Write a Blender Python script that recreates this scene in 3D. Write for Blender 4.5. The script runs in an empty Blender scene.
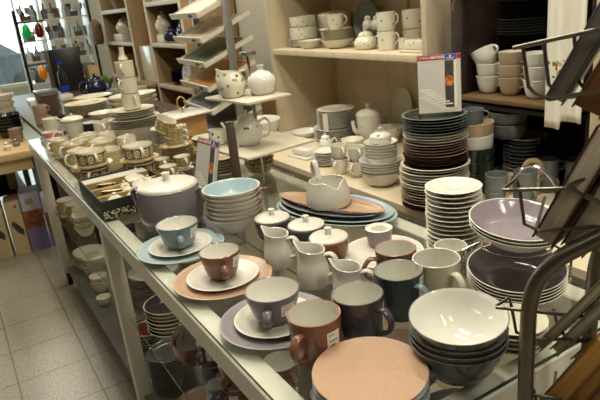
import bpy, bmesh, math, random
from mathutils import Vector, Matrix
random.seed(7)
C = bpy.context.scene.collection
PI = math.pi
CAM = Vector((0, 0, 1.48))

# ------------------------------------------------------------------ materials
def lin(c):
    return tuple(((v / 255) / 12.92 if v / 255 <= .04045 else ((v / 255 + .055) / 1.055) ** 2.4) for v in c)
MATS = {}
class NT:
    def __init__(s, name):
        s.m = bpy.data.materials.new(name); s.m.use_nodes = True
        s.t = s.m.node_tree; s.b = s.t.nodes['Principled BSDF']
    def n(s, typ, **kw):
        o = s.t.nodes.new(typ)
        for k, v in kw.items(): setattr(o, k, v)
        return o
    def l(s, a, b): s.t.links.new(a, b)
    def coord(s, scale=(1, 1, 1), kind='Object', rot=(0, 0, 0)):
        tc = s.n('ShaderNodeTexCoord'); mp = s.n('ShaderNodeMapping')
        mp.inputs['Scale'].default_value = scale; mp.inputs['Rotation'].default_value = rot
        s.l(tc.outputs[kind], mp.inputs['Vector']); return mp.outputs['Vector']
    def ramp(s, fac, stops, const=False):
        r = s.n('ShaderNodeValToRGB'); r.color_ramp.interpolation = 'CONSTANT' if const else 'LINEAR'
        e = r.color_ramp.elements
        while len(e) < len(stops): e.new(.5)
        for q, (p, c) in zip(e, stops): q.position = p; q.color = (*c, 1)
        s.l(fac, r.inputs['Fac']); return r.outputs['Color']
    def math(s, op, a, b=None):
        o = s.n('ShaderNodeMath', operation=op)
        for i, v in enumerate((a, b)):
            if v is None: continue
            if isinstance(v, (int, float)): o.inputs[i].default_value = v
            else: s.l(v, o.inputs[i])
        return o.outputs[0]
    def mix(s, fac, a, b):
        o = s.n('ShaderNodeMixRGB')
        for i, v in zip((0, 1, 2), (fac, a, b)):
            if isinstance(v, tuple): o.inputs[i].default_value = (*v, 1)
            elif isinstance(v, (int, float)): o.inputs[i].default_value = v
            else: s.l(v, o.inputs[i])
        return o.outputs[0]
    def bump(s, h, strength=.2, dist=.002):
        b = s.n('ShaderNodeBump'); b.inputs['Strength'].default_value = strength; b.inputs['Distance'].default_value = dist
        s.l(h, b.inputs['Height']); s.l(b.outputs[0], s.b.inputs['Normal'])
    def base(s, col, rough=.4, metal=0., spec=.5):
        if isinstance(col, tuple): s.b.inputs['Base Color'].default_value = (*col, 1)
        else: s.l(col, s.b.inputs['Base Color'])
        s.b.inputs['Roughness'].default_value = rough; s.b.inputs['Metallic'].default_value = metal
        s.b.inputs['Specular IOR Level'].default_value = spec
        return s.m

def glaze(name, rgb, rough=.16, var=.05, speck=None, spec=.5):
    """glazed ceramic with a faint tonal drift; speck = (rgb, scale) adds fine crackle"""
    t = NT(name); v = t.coord((1, 1, 1)); c = lin(rgb)
    nz = t.n('ShaderNodeTexNoise'); nz.inputs['Scale'].default_value = 14; t.l(v, nz.inputs['Vector'])
    col = t.ramp(nz.outputs['Fac'], [(.3, tuple(x * (1 - var) for x in c)), (.7, tuple(min(1, x * (1 + var)) for x in c))])
    if speck:
        vo = t.n('ShaderNodeTexVoronoi', feature='DISTANCE_TO_EDGE'); vo.inputs['Scale'].default_value = speck[1]
        t.l(v, vo.inputs['Vector'])
        f = t.ramp(vo.outputs['Distance'], [(0, (1, 1, 1)), (.12, (0, 0, 0))])
        col = t.mix(f, col, lin(speck[0]))
        t.bump(vo.outputs['Distance'], .25, .001)
    return t.base(col, rough, 0, spec)
def plain(name, rgb, rough=.5, metal=0., spec=.5, noise=.06, scale=20):
    t = NT(name); v = t.coord(); c = lin(rgb)
    nz = t.n('ShaderNodeTexNoise'); nz.inputs['Scale'].default_value = scale; nz.inputs['Detail'].default_value = 4
    t.l(v, nz.inputs['Vector'])
    col = t.ramp(nz.outputs['Fac'], [(.3, tuple(x * (1 - noise) for x in c)), (.7, tuple(min(1, x * (1 + noise)) for x in c))])
    return t.base(col, rough, metal, spec)
def wood(name, a, b, scale=6, axis=(8, 1, 8), rough=.5):
    t = NT(name); v = t.coord(axis)
    nz = t.n('ShaderNodeTexNoise'); nz.inputs['Scale'].default_value = scale; nz.inputs['Detail'].default_value = 6
    nz.inputs['Distortion'].default_value = .6
    t.l(v, nz.inputs['Vector'])
    col = t.ramp(nz.outputs['Fac'], [(.32, lin(a)), (.68, lin(b))])
    t.bump(nz.outputs['Fac'], .06, .002)
    return t.base(col, rough)
def dotted(name, base, inks, scale=38, size=.28, rough=.2, dens=.55):
    """white china strewn with small printed sprigs"""
    t = NT(name); v = t.coord()
    vo = t.n('ShaderNodeTexVoronoi'); vo.inputs['Scale'].default_value = scale; t.l(v, vo.inputs['Vector'])
    sep = t.n('ShaderNodeSeparateColor'); t.l(vo.outputs['Color'], sep.inputs[0])
    k = [(i / len(inks), lin(c)) for i, c in enumerate(inks)]
    ink = t.ramp(sep.outputs[0], k, True)
    near = t.math('LESS_THAN', vo.outputs['Distance'], size)
    some = t.math('GREATER_THAN', sep.outputs[1], 1 - dens)
    return t.base(t.mix(t.math('MULTIPLY', near, some), lin(base), ink), rough)
def baroque(name, ground, ink, paper=(226, 220, 198), z0=.012, z1=.052, cells=10, rough=.22):
    """white china with a printed gold band of medallions between z0 and z1 (metres above the foot)"""
    t = NT(name); v = t.coord()
    sx = t.n('ShaderNodeSeparateXYZ'); t.l(v, sx.inputs[0])
    ang = t.math('MULTIPLY', t.math('ARCTAN2', sx.outputs[1], sx.outputs[0]), cells / (2 * PI))
    zz = t.math('MULTIPLY', t.math('SUBTRACT', sx.outputs[2], z0), 1.0 / (z1 - z0))
    cx = t.n('ShaderNodeCombineXYZ'); t.l(ang, cx.inputs[0]); t.l(zz, cx.inputs[1])
    fr = t.math('SUBTRACT', t.math('FRACT', ang), .5); dz = t.math('SUBTRACT', zz, .5)
    d = t.math('SQRT', t.math('ADD', t.math('MULTIPLY', fr, fr), t.math('MULTIPLY', t.math('MULTIPLY', dz, dz), .6)))
    rings = t.ramp(d, [(0, lin(ink)), (.10, lin(ground)), (.18, lin(paper)), (.24, lin(ink)), (.30, lin(ground)), (.40, lin(ink)), (.45, lin(ground))], True)
    vo = t.n('ShaderNodeTexVoronoi'); vo.inputs['Scale'].default_value = 6; t.l(cx.outputs[0], vo.inputs['Vector'])
    rings = t.mix(t.math('LESS_THAN', vo.outputs['Distance'], .18), rings, lin(ink))
    inside = t.math('MULTIPLY', t.math('GREATER_THAN', zz, 0), t.math('LESS_THAN', zz, 1))
    line = t.math('LESS_THAN', t.math('ABSOLUTE', t.math('SUBTRACT', t.math('ABSOLUTE', dz), .53)), .035)
    col = t.mix(inside, lin(paper), rings); col = t.mix(line, col, lin((186, 140, 50)))
    return t.base(col, rough)
def ringed(name, stops, rough=.2):
    """flat ware printed in concentric bands; stops = (radius in metres, rgb)"""
    t = NT(name); v = t.coord()
    sx = t.n('ShaderNodeSeparateXYZ'); t.l(v, sx.inputs[0])
    d = t.math('SQRT', t.math('ADD', t.math('MULTIPLY', sx.outputs[0], sx.outputs[0]), t.math('MULTIPLY', sx.outputs[1], sx.outputs[1])))
    return t.base(t.ramp(t.math('MULTIPLY', d, 5), [(p * 5, lin(c)) for p, c in stops], True), rough)

W = glaze('white_glaze', (222, 219, 208), .05, .02)
W2 = glaze('cream_glaze', (214, 207, 184), .16, .02)
CRK = glaze('crackled_white_glaze', (216, 211, 197), .32, .03, ((186, 181, 168), 300))
PURPLE = glaze('mauve_grey_glaze', (116, 109, 111), .12, .05)
PURPLE_D = glaze('deep_plum_grey_glaze', (76, 68, 73), .1, .05)
PURPLE_L = glaze('pale_mauve_glaze', (140, 130, 136), .12, .04)
BLUE = glaze('smoky_blue_glaze', (112, 132, 138), .12, .05)
BLUE_L = glaze('pale_blue_glaze', (158, 180, 186), .2, .03)
TEAL = glaze('dark_teal_glaze', (60, 69, 71), .1, .05)
COPPER = glaze('russet_copper_glaze', (124, 83, 66), .1, .06)
COPPER_L = glaze('matt_copper_glaze', (186, 150, 118), .42, .02, ((164, 128, 98), 300))
COPPER_P = glaze('salmon_copper_glaze', (182, 148, 120), .34, .03)
GREYMAT = glaze('matt_grey_glaze', (140, 134, 136), .36, .03, ((126, 119, 122), 300))
BLUEMAT = glaze('matt_pale_blue_glaze', (158, 174, 177), .34, .03)
RIMW = glaze('rim_white_glaze', (236, 230, 214), .14, .0)
RIMR = glaze('rim_russet_glaze', (176, 120, 96), .2, .0)
RIMG = glaze('rim_grey_glaze', (120, 118, 118), .2, .0)
BLK = glaze('black_green_glaze', (28, 36, 34), .16, .1)
DKBRN = glaze('dark_brown_glaze', (50, 34, 24), .2, .1)
DKGREEN = glaze('bottle_green_glaze', (30, 44, 42), .18, .1)
BEIGE = glaze('sand_glaze', (178, 156, 128), .25, .04)
TAUPE = glaze('taupe_brown_glaze', (152, 127, 112), .3, .05)
SLATE = glaze('slate_grey_glaze', (96, 100, 100), .22, .05)
BOWLG = glaze('grey_green_glaze', (84, 90, 86), .1, .05)
EDGEW = plain('pale_shelf_edge', (198, 186, 162), .5, noise=.03)
STONE = glaze('stone_grey_glaze', (112, 118, 116), .25, .04)
NAVY = glaze('navy_glaze', (26, 33, 58), .15, .1)
REDG = glaze('red_glaze', (110, 20, 18), .2, .05)
BLUERIM = ringed('blue_banded_china', [(0, (222, 220, 208)), (.095, (118, 132, 150)), (.101, (222, 220, 208)), (.112, (100, 116, 140))])
SPRIG = dotted('sprigged_china', (222, 217, 196), [(70, 84, 130), (150, 60, 56), (86, 110, 66), (180, 150, 60)], 50, .2, dens=.7)
SPRIG2 = dotted('sparse_sprigged_china', (224, 220, 206), [(110, 120, 160), (186, 120, 100), (120, 140, 100)], 30, .2, dens=.4)
STRAW = dotted('berry_sprigged_china', (228, 224, 214), [(166, 30, 34), (60, 96, 44), (90, 90, 84), (176, 40, 40)], 62, .3, dens=.34)
LEAFY = dotted('leaf_sprigged_china', (220, 214, 192), [(76, 92, 48), (104, 108, 60), (150, 140, 90)], 70, .4, dens=.5)
GOLDW = baroque('gold_medallion_china', (180, 154, 98), (70, 58, 38))
GOLDK = baroque('black_gold_medallion_china', (46, 41, 34), (206, 188, 142))
GOLDT = baroque('gold_band_china', (190, 168, 120), (158, 134, 88), cells=16, z0=.01, z1=.075)
GOLDRIM = plain('gold_trim', (184, 154, 92), .25, .4)
GOLDSAUCER = ringed('gold_bordered_saucer', [(0, (226, 221, 204)), (.056, (120, 98, 60)), (.059, (200, 172, 110)), (.064, (110, 90, 54)), (.067, (226, 221, 204)), (.075, (190, 156, 90))])
KSAUCER = ringed('black_bordered_saucer', [(0, (226, 220, 198)), (.04, (26, 22, 18)), (.062, (190, 148, 60)), (.066, (30, 26, 20))])
ORANGEPL = dotted('orange_fruit_china', (226, 216, 190), [(226, 160, 80), (232, 190, 120), (120, 140, 70)], 12, .45, dens=.7)
DELFT = dotted('blue_and_white_china', (214, 214, 210), [(44, 60, 120), (70, 86, 140)], 60, .4, dens=.7)
STICK = plain('sticker_paper', (232, 230, 220), .6, noise=.0)
GREYINK = plain('printed_grey', (104, 100, 96), .6, noise=.0)
INK = plain('printed_black', (36, 34, 34), .6, noise=.0)
REDINK = plain('printed_red', (176, 44, 44), .5, noise=.0)
BLUEINK = plain('printed_blue', (64, 74, 160), .5, noise=.0)
PAPER = plain('paper', (208, 202, 188), .6, noise=.02)
LILAC = plain('printed_lilac', (200, 196, 210), .6, noise=.02)
ORANGE = plain('orange_paper', (206, 88, 30), .6, noise=.03)
DUSK = plain('printed_dark_photo', (70, 62, 56), .5, noise=.3, scale=60)
FOOD = plain('printed_food_photo', (190, 110, 50), .5, noise=.6, scale=80)
STEEL = plain('brushed_steel', (176, 170, 158), .28, 1., noise=.03)
CHROME = plain('chrome', (210, 206, 198), .1, 1., noise=.0)
GREYMET = plain('grey_lacquered_metal', (138, 136, 130), .35, .3, noise=.02)
RACKMET = plain('grey_rack_tube', (112, 106, 94), .3, .85, noise=.04)
FRAME = plain('ivory_lacquered_frame', (222, 217, 200), .32, noise=.015)
BIRCH = wood('pale_birch', (206, 190, 160), (218, 203, 174), 3, (1, 8, 1))
BIRCHV = wood('pale_birch_upright', (196, 180, 150), (210, 195, 166), 3, (6, 6, .7))
BROWNV = wood('honey_wood_panel', (138, 110, 74), (158, 128, 90), 3, (6, 6, .7))
DARKW = wood('dark_old_wood', (28, 18, 12), (50, 33, 21), 4, (6, 1, 6), .6)
PLANKW = wood('brown_plank', (82, 60, 36), (110, 84, 52), 5, (8, 1, 8), .55)
BOARDW = wood('chopping_board_wood', (172, 142, 104), (196, 168, 128), 4, (1, 6, 1), .5)
TABLEW = wood('pine_table', (182, 152, 106), (204, 176, 130), 3, (1, 6, 6), .5)
POSTW = wood('umber_wood', (70, 56, 44), (90, 72, 58), 4, (6, 6, 1), .5)
CARD = plain('cardboard', (190, 146, 86), .8, noise=.05)
CARDL = plain('pale_cardboard', (206, 184, 140), .75, noise=.04)
BLACKP = plain('black_plastic', (20, 19, 18), .35, noise=.1)
BLACKB = plain('black_gift_board', (18, 17, 17), .55, noise=.1)
BLACKPAT = dotted('black_gold_gift_paper', (20, 18, 17), [(200, 180, 130), (220, 210, 180)], 170, .42, .5, .6)
RUBBER = plain('rubber', (24, 23, 22), .6)
CLOTH = plain('linen', (226, 222, 206), .9, noise=.03, scale=60)
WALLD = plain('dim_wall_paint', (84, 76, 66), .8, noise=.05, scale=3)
WALLM = plain('wall_paint', (186, 182, 168), .8, noise=.02, scale=3)
CEILM = plain('ceiling_paint', (214, 210, 198), .9, noise=.02, scale=3)
BACKW = wood('cabinet_back_board', (176, 150, 110), (190, 164, 124), 3, (1, 6, .7))
AMBER = plain('amber_glass', (240, 150, 20), .15)
GREENGL = plain('green_glass', (20, 200, 90), .15)
SPIRIT = plain('blue_liquid', (30, 50, 190), .1)
MAROON = plain('maroon_book_cloth', (74, 24, 30), .6)
PAGES = wood('book_pages', (176, 164, 142), (206, 194, 170), 40, (14, .3, .3), .8)
PAGESY = wood('yellowed_book_pages', (176, 128, 56), (204, 158, 84), 40, (14, .3, .3), .7)
GREYBOOK = wood('grey_page_edges', (98, 94, 88), (134, 128, 118), 60, (20, .2, .2), .7)
BROWNBOOK = plain('tan_book_board', (128, 84, 48), .6, noise=.06)
OLIVE = plain('olive_book_cover', (150, 140, 100), .5)
GREYCOV = plain('grey_book_cover', (140, 136, 128), .5)

def glass_pane(name, tint=(.86, .95, .92), refl=1.0):
    m = bpy.data.materials.new(name); m.use_nodes = True; t = m.node_tree; t.nodes.clear()
    o = t.nodes.new('ShaderNodeOutputMaterial'); mx = t.nodes.new('ShaderNodeMixShader')
    tr = t.nodes.new('ShaderNodeBsdfTransparent'); gl = t.nodes.new('ShaderNodeBsdfGlossy'); fr = t.nodes.new('ShaderNodeFresnel')
    tr.inputs[0].default_value = (*tint, 1); gl.inputs['Roughness'].default_value = .02; fr.inputs[0].default_value = 1.5
    ge = t.nodes.new('ShaderNodeNewGeometry'); mr = t.nodes.new('ShaderNodeMapRange')
    mr.inputs['To Min'].default_value = 1.5; mr.inputs['To Max'].default_value = 1 / 1.5
    t.links.new(ge.outputs['Backfacing'], mr.inputs['Value']); t.links.new(mr.outputs[0], fr.inputs[0])
    t.links.new(fr.outputs[0], mx.inputs[0]); t.links.new(tr.outputs[0], mx.inputs[1]); t.links.new(gl.outputs[0], mx.inputs[2])
    t.links.new(mx.outputs[0], o.inputs[0]); return m
GLASS = glass_pane('clear_glass'); GLASST = glass_pane('shelf_glass', (.975, .985, .978))
GLEDGE = plain('green_glass_edge', (38, 62, 56), .15, noise=.05)
def emit(name, rgb, s):
    m = bpy.data.materials.new(name); m.use_nodes = True; b = m.node_tree.nodes['Principled BSDF']
    b.inputs['Emission Color'].default_value = (*rgb, 1); b.inputs['Emission Strength'].default_value = s; return m
def floor_mat():
    t = NT('terrazzo_tiles'); v = t.coord()
    mp = t.n('ShaderNodeMapping'); mp.inputs['Location'].default_value = (.045, -.51 + .3, 0)
    t.l(v, mp.inputs['Vector'])
    br = t.n('ShaderNodeTexBrick'); br.offset = 0; br.squash = 1
    for k, q in (('Scale', 1), ('Brick Width', .3), ('Row Height', .3), ('Mortar Size', .0032), ('Mortar Smooth', .1), ('Bias', 0)): br.inputs[k].default_value = q
    t.l(mp.outputs[0], br.inputs['Vector'])
    br.inputs['Color1'].default_value = (.94, .94, .94, 1); br.inputs['Color2'].default_value = (1, 1, 1, 1); br.inputs['Mortar'].default_value = (.42, .40, .36, 1)
    n1 = t.n('ShaderNodeTexNoise'); n1.inputs['Scale'].default_value = 150; n1.inputs['Detail'].default_value = 3; t.l(v, n1.inputs['Vector'])
    g = t.ramp(n1.outputs['Fac'], [(.36, lin((104, 98, 86))), (.46, lin((160, 153, 136))), (.58, lin((180, 173, 156))), (.66, lin((128, 120, 106)))])
    o = t.n('ShaderNodeMixRGB', blend_type='MULTIPLY'); o.inputs[0].default_value = 1
    t.l(g, o.inputs[1]); t.l(br.outputs['Color'], o.inputs[2])
    return t.base(o.outputs[0], .28, 0, .4)

# ------------------------------------------------------------------ mesh tools
MC = {}
def finish(me, mats, smooth=True, ang=.7):
    for m in mats: me.materials.append(m)
    if smooth:
        me.polygons.foreach_set('use_smooth', [True] * len(me.polygons))
        me.set_sharp_from_angle(angle=ang)
    me.update(); return me
def mesh(name, V, F, mats, mi=None, smooth=True, ang=.7):
    me = bpy.data.meshes.new(name); me.from_pydata(V, [], F)
    if mi: me.polygons.foreach_set('material_index', mi)
    return finish(me, mats, smooth, ang)
def lathe(name, prof, mats, seg=40, mod=None, sx=1, sy=1):
    """surface of revolution about z; prof = [(r, z, material index)]"""
    key = ('l', name, tuple(prof), tuple(m.name for m in mats), seg, id(mod) if mod else 0, sx, sy)
    if key in MC: return MC[key]
    V, F, MI, rings = [], [], [], []
    for r, z, _ in prof:
        if r < 1e-6: rings.append([len(V)]); V.append((0, 0, z)); continue
        ids = []
        for k in range(seg):
            a = 2 * PI * k / seg; x, y, zz = r * math.cos(a) * sx, r * math.sin(a) * sy, z
            if mod: x, y, zz = mod(x, y, zz, a)
            ids.append(len(V)); V.append((x, y, zz))
        rings.append(ids)
    for i in range(len(prof) - 1):
        A, B, m = rings[i], rings[i + 1], prof[i][2]
        for k in range(seg):
            q = (k + 1) % seg
            if len(A) == 1 and len(B) == 1: continue
            if len(A) == 1: F.append((A[0], B[q], B[k]))
            elif len(B) == 1: F.append((A[k], A[q], B[0]))
            else: F.append((A[k], A[q], B[q], B[k]))
            MI.append(m)
    MC[key] = mesh(name, V, F, mats, MI); return MC[key]
def catmull(P, n=6, closed=False):
    P = [Vector(p) for p in P]; out = []; N = len(P)
    for i in range(N if closed else N - 1):
        g = (lambda j: P[j % N]) if closed else (lambda j: P[max(0, min(N - 1, j))])
        a, b, c, d = g(i - 1), g(i), g(i + 1), g(i + 2)
        for k in range(n):
            t = k / n
            out.append(.5 * ((2 * b) + (c - a) * t + (2 * a - 5 * b + 4 * c - d) * t * t + (3 * b - a - 3 * c + d) * t ** 3))
    if not closed: out.append(P[-1])
    return out
def tube(pts, rad, seg=8, side=None, flat=1., closed=False, V=None, F=None):
    """sweep an ellipse along points; side fixes the wide axis; rad may be a list (taper)"""
    own = V is None
    if own: V, F = [], []
    pts = [Vector(p) for p in pts]; N = len(pts); base = len(V); prev = None
    for i, p in enumerate(pts):
        if closed: t = pts[(i + 1) % N] - pts[i - 1]
        else: t = pts[min(N - 1, i + 1)] - pts[max(0, i - 1)]
        t.normalize()
        if side is not None: u = Vector(side)
        elif prev is None: u = Vector((0, 0, 1)) if abs(t.z) < .9 else Vector((1, 0, 0))
        else: u = prev
        u = (u - t * u.dot(t)).normalized(); prev = u; w = t.cross(u)
        r = rad[i] if isinstance(rad, (list, tuple)) else rad
        for k in range(seg):
            a = 2 * PI * k / seg
            V.append(tuple(p + u * (math.cos(a) * r * flat) + w * (math.sin(a) * r)))
    for i in range(N if closed else N - 1):
        A, B = base + i * seg, base + ((i + 1) % N) * seg
        for k in range(seg): F.append((A + k, A + (k + 1) % seg, B + (k + 1) % seg, B + k))
    if not closed:
        F.append(tuple(base + k for k in range(seg))[::-1]); F.append(tuple(base + (N - 1) * seg + k for k in range(seg)))
    return V, F
def tubes(name, paths, rad, mat, seg=8, **kw):
    V, F = [], []
    for p in paths: tube(p, rad, seg, V=V, F=F, **kw)
    return mesh(name, V, F, [mat])
def box(name, x0, x1, y0, y1, z0, z1, mat, bevel=.002, seg=2):
    bm = bmesh.new(); bmesh.ops.create_cube(bm, size=1)
    for v in bm.verts:
        v.co = ((x0 + x1) / 2 + v.co.x * (x1 - x0), (y0 + y1) / 2 + v.co.y * (y1 - y0), (z0 + z1) / 2 + v.co.z * (z1 - z0))
    if bevel: bmesh.ops.bevel(bm, geom=list(bm.edges), offset=bevel, segments=seg, affect='EDGES', profile=.5)
    bmesh.ops.recalc_face_normals(bm, faces=bm.faces)
    me = bpy.data.meshes.new(name); bm.to_mesh(me); bm.free(); return finish(me, [mat], True, .5)
def boxes(name, L, mat, bevel=.0):
    bm = bmesh.new()
    for (x0, x1, y0, y1, z0, z1) in L:
        r = bmesh.ops.create_cube(bm, size=1)
        for v in r['verts']: v.co = ((x0 + x1) / 2 + v.co.x * (x1 - x0), (y0 + y1) / 2 + v.co.y * (y1 - y0), (z0 + z1) / 2 + v.co.z * (z1 - z0))
    if bevel: bmesh.ops.bevel(bm, geom=list(bm.edges), offset=bevel, segments=1, affect='EDGES')
    me = bpy.data.meshes.new(name); bm.to_mesh(me); bm.free(); return finish(me, [mat], False)

# ------------------------------------------------------------------ objects
LABELS = {}
def tag(o, label, cat, group=None, kind=None):
    n = len(label.split())
    if not 4 <= n <= 16: print('LEN', n, label)
    if label in LABELS and LABELS[label] != (group or 0): print('DUP LABEL', label)
    LABELS[label] = group or 0
    o['label'] = label; o['category'] = cat
    if group: o['group'] = group
    if kind: o['kind'] = kind
    return o
def obj(name, me, parent=None, loc=(0, 0, 0), rot=(0, 0, 0), scale=(1, 1, 1), label=None):
    o = bpy.data.objects.new(name, me); C.objects.link(o); o.parent = parent
    o.location = loc; o.rotation_euler = rot; o.scale = scale
    if label: o['label'] = label
    return o
def thing(name, label, cat, loc=(0, 0, 0), rot=(0, 0, 0), group=None):
    o = bpy.data.objects.new(name, None); C.objects.link(o); o.empty_display_size = .05
    o.location = loc; o.rotation_euler = rot if isinstance(rot, tuple) else (0, 0, rot)
    return tag(o, label, cat, group)
def single(name, me, label, cat, loc=(0, 0, 0), rot=(0, 0, 0), group=None, scale=(1, 1, 1)):
    return tag(obj(name, me, None, loc, rot if isinstance(rot, tuple) else (0, 0, rot), scale), label, cat, group)
def struct(name, me, loc=(0, 0, 0), parent=None):
    o = obj(name, me, parent, loc)
    if parent is None: o['kind'] = 'structure'
    return o
def face(x, y, d=0):
    """heading from (x, y) to the shopper, turned d degrees anticlockwise"""
    return math.atan2(-y, -x) + math.radians(d)
_u = 'first second third fourth fifth sixth seventh eighth ninth tenth eleventh twelfth thirteenth fourteenth fifteenth sixteenth seventeenth eighteenth nineteenth twentieth'.split()
_w = _u + ['twenty-' + a for a in _u[:9]] + ['thirtieth'] + ['thirty-' + a for a in _u[:9]] + ['fortieth']
ORD = ['topmost'] + [a + ' from top' for a in _w[1:]]

# ------------------------------------------------------------------ profiles
def dish(R, h, rf, p, s, mo=0, mi=1, mr=2, n=7, maxrim=.0035, boss=None, rounded=False):
    k0 = 1 - maxrim / (R - rf); tv = min(.48 * s, h * (1 - k0 ** p)); tv = max(tv, .0014)
    zo = lambda r: h * ((r - rf) / (R - rf)) ** p
    ki = (1 - min(.95, tv / h)) ** (1 / p); Ri = rf + (R - rf) * ki
    P = [(0, .0018, mo), (rf * .93, .0018, mo), (rf * .95, 0, mo), (rf, 0, mo)]
    for k in range(1, n + 1):
        r = rf + (R - rf) * k / n; P.append((r, zo(r), mo))
    P[-1] = (R, h, mr); P.append(((R + Ri) / 2, h + .0006, mr)); P.append((Ri, h, mi))
    fl = min(max(tv, s * .97), h * .55)
    if rounded:
        for k in range(11, 0, -1): P.append((Ri * k / 12, fl + (h - fl) * (k / 12) ** 2.3, mi))
        P.append((0, fl, mi)); return P
    for k in range(n - 1, 0, -1):
        r = rf + (Ri - rf) * k / n; z = zo(r) + tv
        if z > fl + .0004: P.append((r, z, mi))
    rr = rf * .98 if P[-1][0] > rf else P[-1][0] * .9
    P.append((rr, fl, mi))
    if boss: P += [(boss, fl + .0003, mi), (boss * .93, fl + .003, mi), (boss * .8, fl + .0015, mi)]
    P.append((0, fl, mi)); return P
def vessel(pts, R, h, t=.003, mo=0, mi=1, mr=2, band=None):
    """open pot from (r fraction, z fraction) points"""
    P = [(0, .002, mo), (pts[0][0] * R * .9, .002, mo), (pts[0][0] * R * .93, 0, mo)]
    for a, b in pts: P.append((a * R, b * h, mo))
    r, z, _ = P[-1]; P[-1] = (r, z, mr); P += [(r - t * .5, z + t * .35, mr), (r - t, z, mi)]
    for a, b in reversed(pts[:-1]):
        if b * h > t * 1.5: P.append((a * R - t, b * h, mi))
    P += [(P[-1][0] * .85, t * 1.2, mi), (0, t * 1.1, mi)]; return P
CUP = [(.52, 0), (.56, .03), (.66, .08), (.75, .2), (.83, .4), (.90, .62), (.96, .83), (1, 1)]
MUG = [(.66, 0), (.74, .03), (.83, .09), (.89, .2), (.94, .4), (.97, .65), (.99, .85), (1, 1)]
TCUP = [(.5, 0), (.56, .05), (.78, .22), (.9, .45), (.95, .7), (1, 1)]
CAN = [(.86, 0), (.93, .03), (.97, .1), (.98, .5), (1, 1)]
def radius_at(pts, R, h, z):
    f = z / h
    for (a, b), (c, d) in zip(pts, pts[1:]):
        if b <= f <= d: return R * (a + (c - a) * (f - b) / max(1e-6, d - b))
    return R
def handle_mesh(pts, R, h, zt=.82, zb=.25, out=.03, th=.0035, w=1.9, mat=W):
    key = ('h', tuple(pts), R, h, zt, zb, out, th, w, mat.name)
    if key not in MC:
        a, b = radius_at(pts, R, h, zt * h) - .002, radius_at(pts, R, h, zb * h) - .002
        x = max(a, b)
        P = [(a, 0, zt * h), (x + out * .55, 0, zt * h + h * .03), (x + out, 0, (zt * .72 + zb * .28) * h), (x + out * .8, 0, (zt * .3 + zb * .7) * h), (b, 0, zb * h)]
        V, F = tube(catmull(P, 6), th, 10, (0, 1, 0), w); MC[key] = mesh('handle', V, F, [mat])
    return MC[key]
def sticker_mesh(pts, R, h, a0, a1, z0, z1):
    """curved paper label with printed bar lines, a hair outside the wall of the cup"""
    key = ('s', tuple(pts), R, h, a0, a1, z0, z1)
    if key not in MC:
        V, F, MI = [], [], []; n, m = 26, 10
        for j in range(m + 1):
            z = z0 + (z1 - z0) * j / m; r = radius_at(pts, R, h, z) + .0007
            for i in range(n + 1):
                a = a0 + (a1 - a0) * i / n; V.append((r * math.cos(a), r * math.sin(a), z))
        bars = [random.random() < .5 for _ in range(n)]
        for j in range(m):
            for i in range(n):
                F.append((j * (n + 1) + i, j * (n + 1) + i + 1, (j + 1) * (n + 1) + i + 1, (j + 1) * (n + 1) + i))
                MI.append(1 if (1 <= j <= 3 and 3 <= i < 18 and bars[i]) or (j == 5 and 3 < i < 22 and i % 3) or (j == 8 and 2 < i < 15 and i % 2) else 0)
        MC[key] = mesh('price_sticker', V, F, [STICK, GREYINK], MI)
    return MC[key]
def cup(name, label, cat, x, y, z, R, h, mo, mi=W, mr=None, pts=CUP, heading=0., group=None, hz=(.82, .3), out=.028, th=.0035, w=1.9, sticker=None, tilt=(0, 0), hm=None, handles=1):
    o = thing(name, label, cat, (x, y, z), (tilt[0], tilt[1], heading), group)
    o.rotation_mode = 'XYZ'
    obj('body', lathe('body', vessel(pts, R, h), [mo, mi, mr or mo]), o)
    for k in range(handles):
        obj('handle', handle_mesh(pts, R, h, hz[0], hz[1], out, th, w, hm or mo), o, rot=(0, 0, PI * k))
    if sticker:
        a = math.radians(sticker[0]); obj('price_sticker', sticker_mesh(pts, R, h, a - .3, a + .3, h * sticker[1], h * sticker[2]), o)
    return o
def disc(name, cat, label, x, y, z, me, rot=0., group=None, scale=(1, 1, 1), tilt=(0, 0)):
    return single(name, me, label, cat, (x, y, z), (tilt[0], tilt[1], rot), group, scale)
def stack(name, cat, n, x, y, z, s, mk, item, where, group=None, drift=.0012):
    """n single pieces piled bottom to top; mk(i, from_top) gives the mesh, item(i) the wording"""
    for i in range(n):
        k = n - 1 - i
        it = item(i) if callable(item) else item
        disc(name, cat, f'{it}, {ORD[k]} {where}', x + random.uniform(-drift, drift), y + random.uniform(-drift, drift), z + i * s, mk(i), random.uniform(0, 6), group)
def plate(R, h, s, mi=W, mo=W, mr=RIMW, rf=.58, p=1.25, boss=None, seg=48, maxrim=.006):
    return lathe('plate', dish(R, h, rf * R, p, s, maxrim=maxrim, boss=boss), [mo, mi, mr], seg)
def bowlm(R, h, s, mi=W, mo=W, mr=RIMW, rf=.42, p=1.7, seg=44, rounded=False):
    return lathe('bowl', dish(R, h, rf * R, p, s, n=10, rounded=rounded), [mo, mi, mr], seg)
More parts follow.
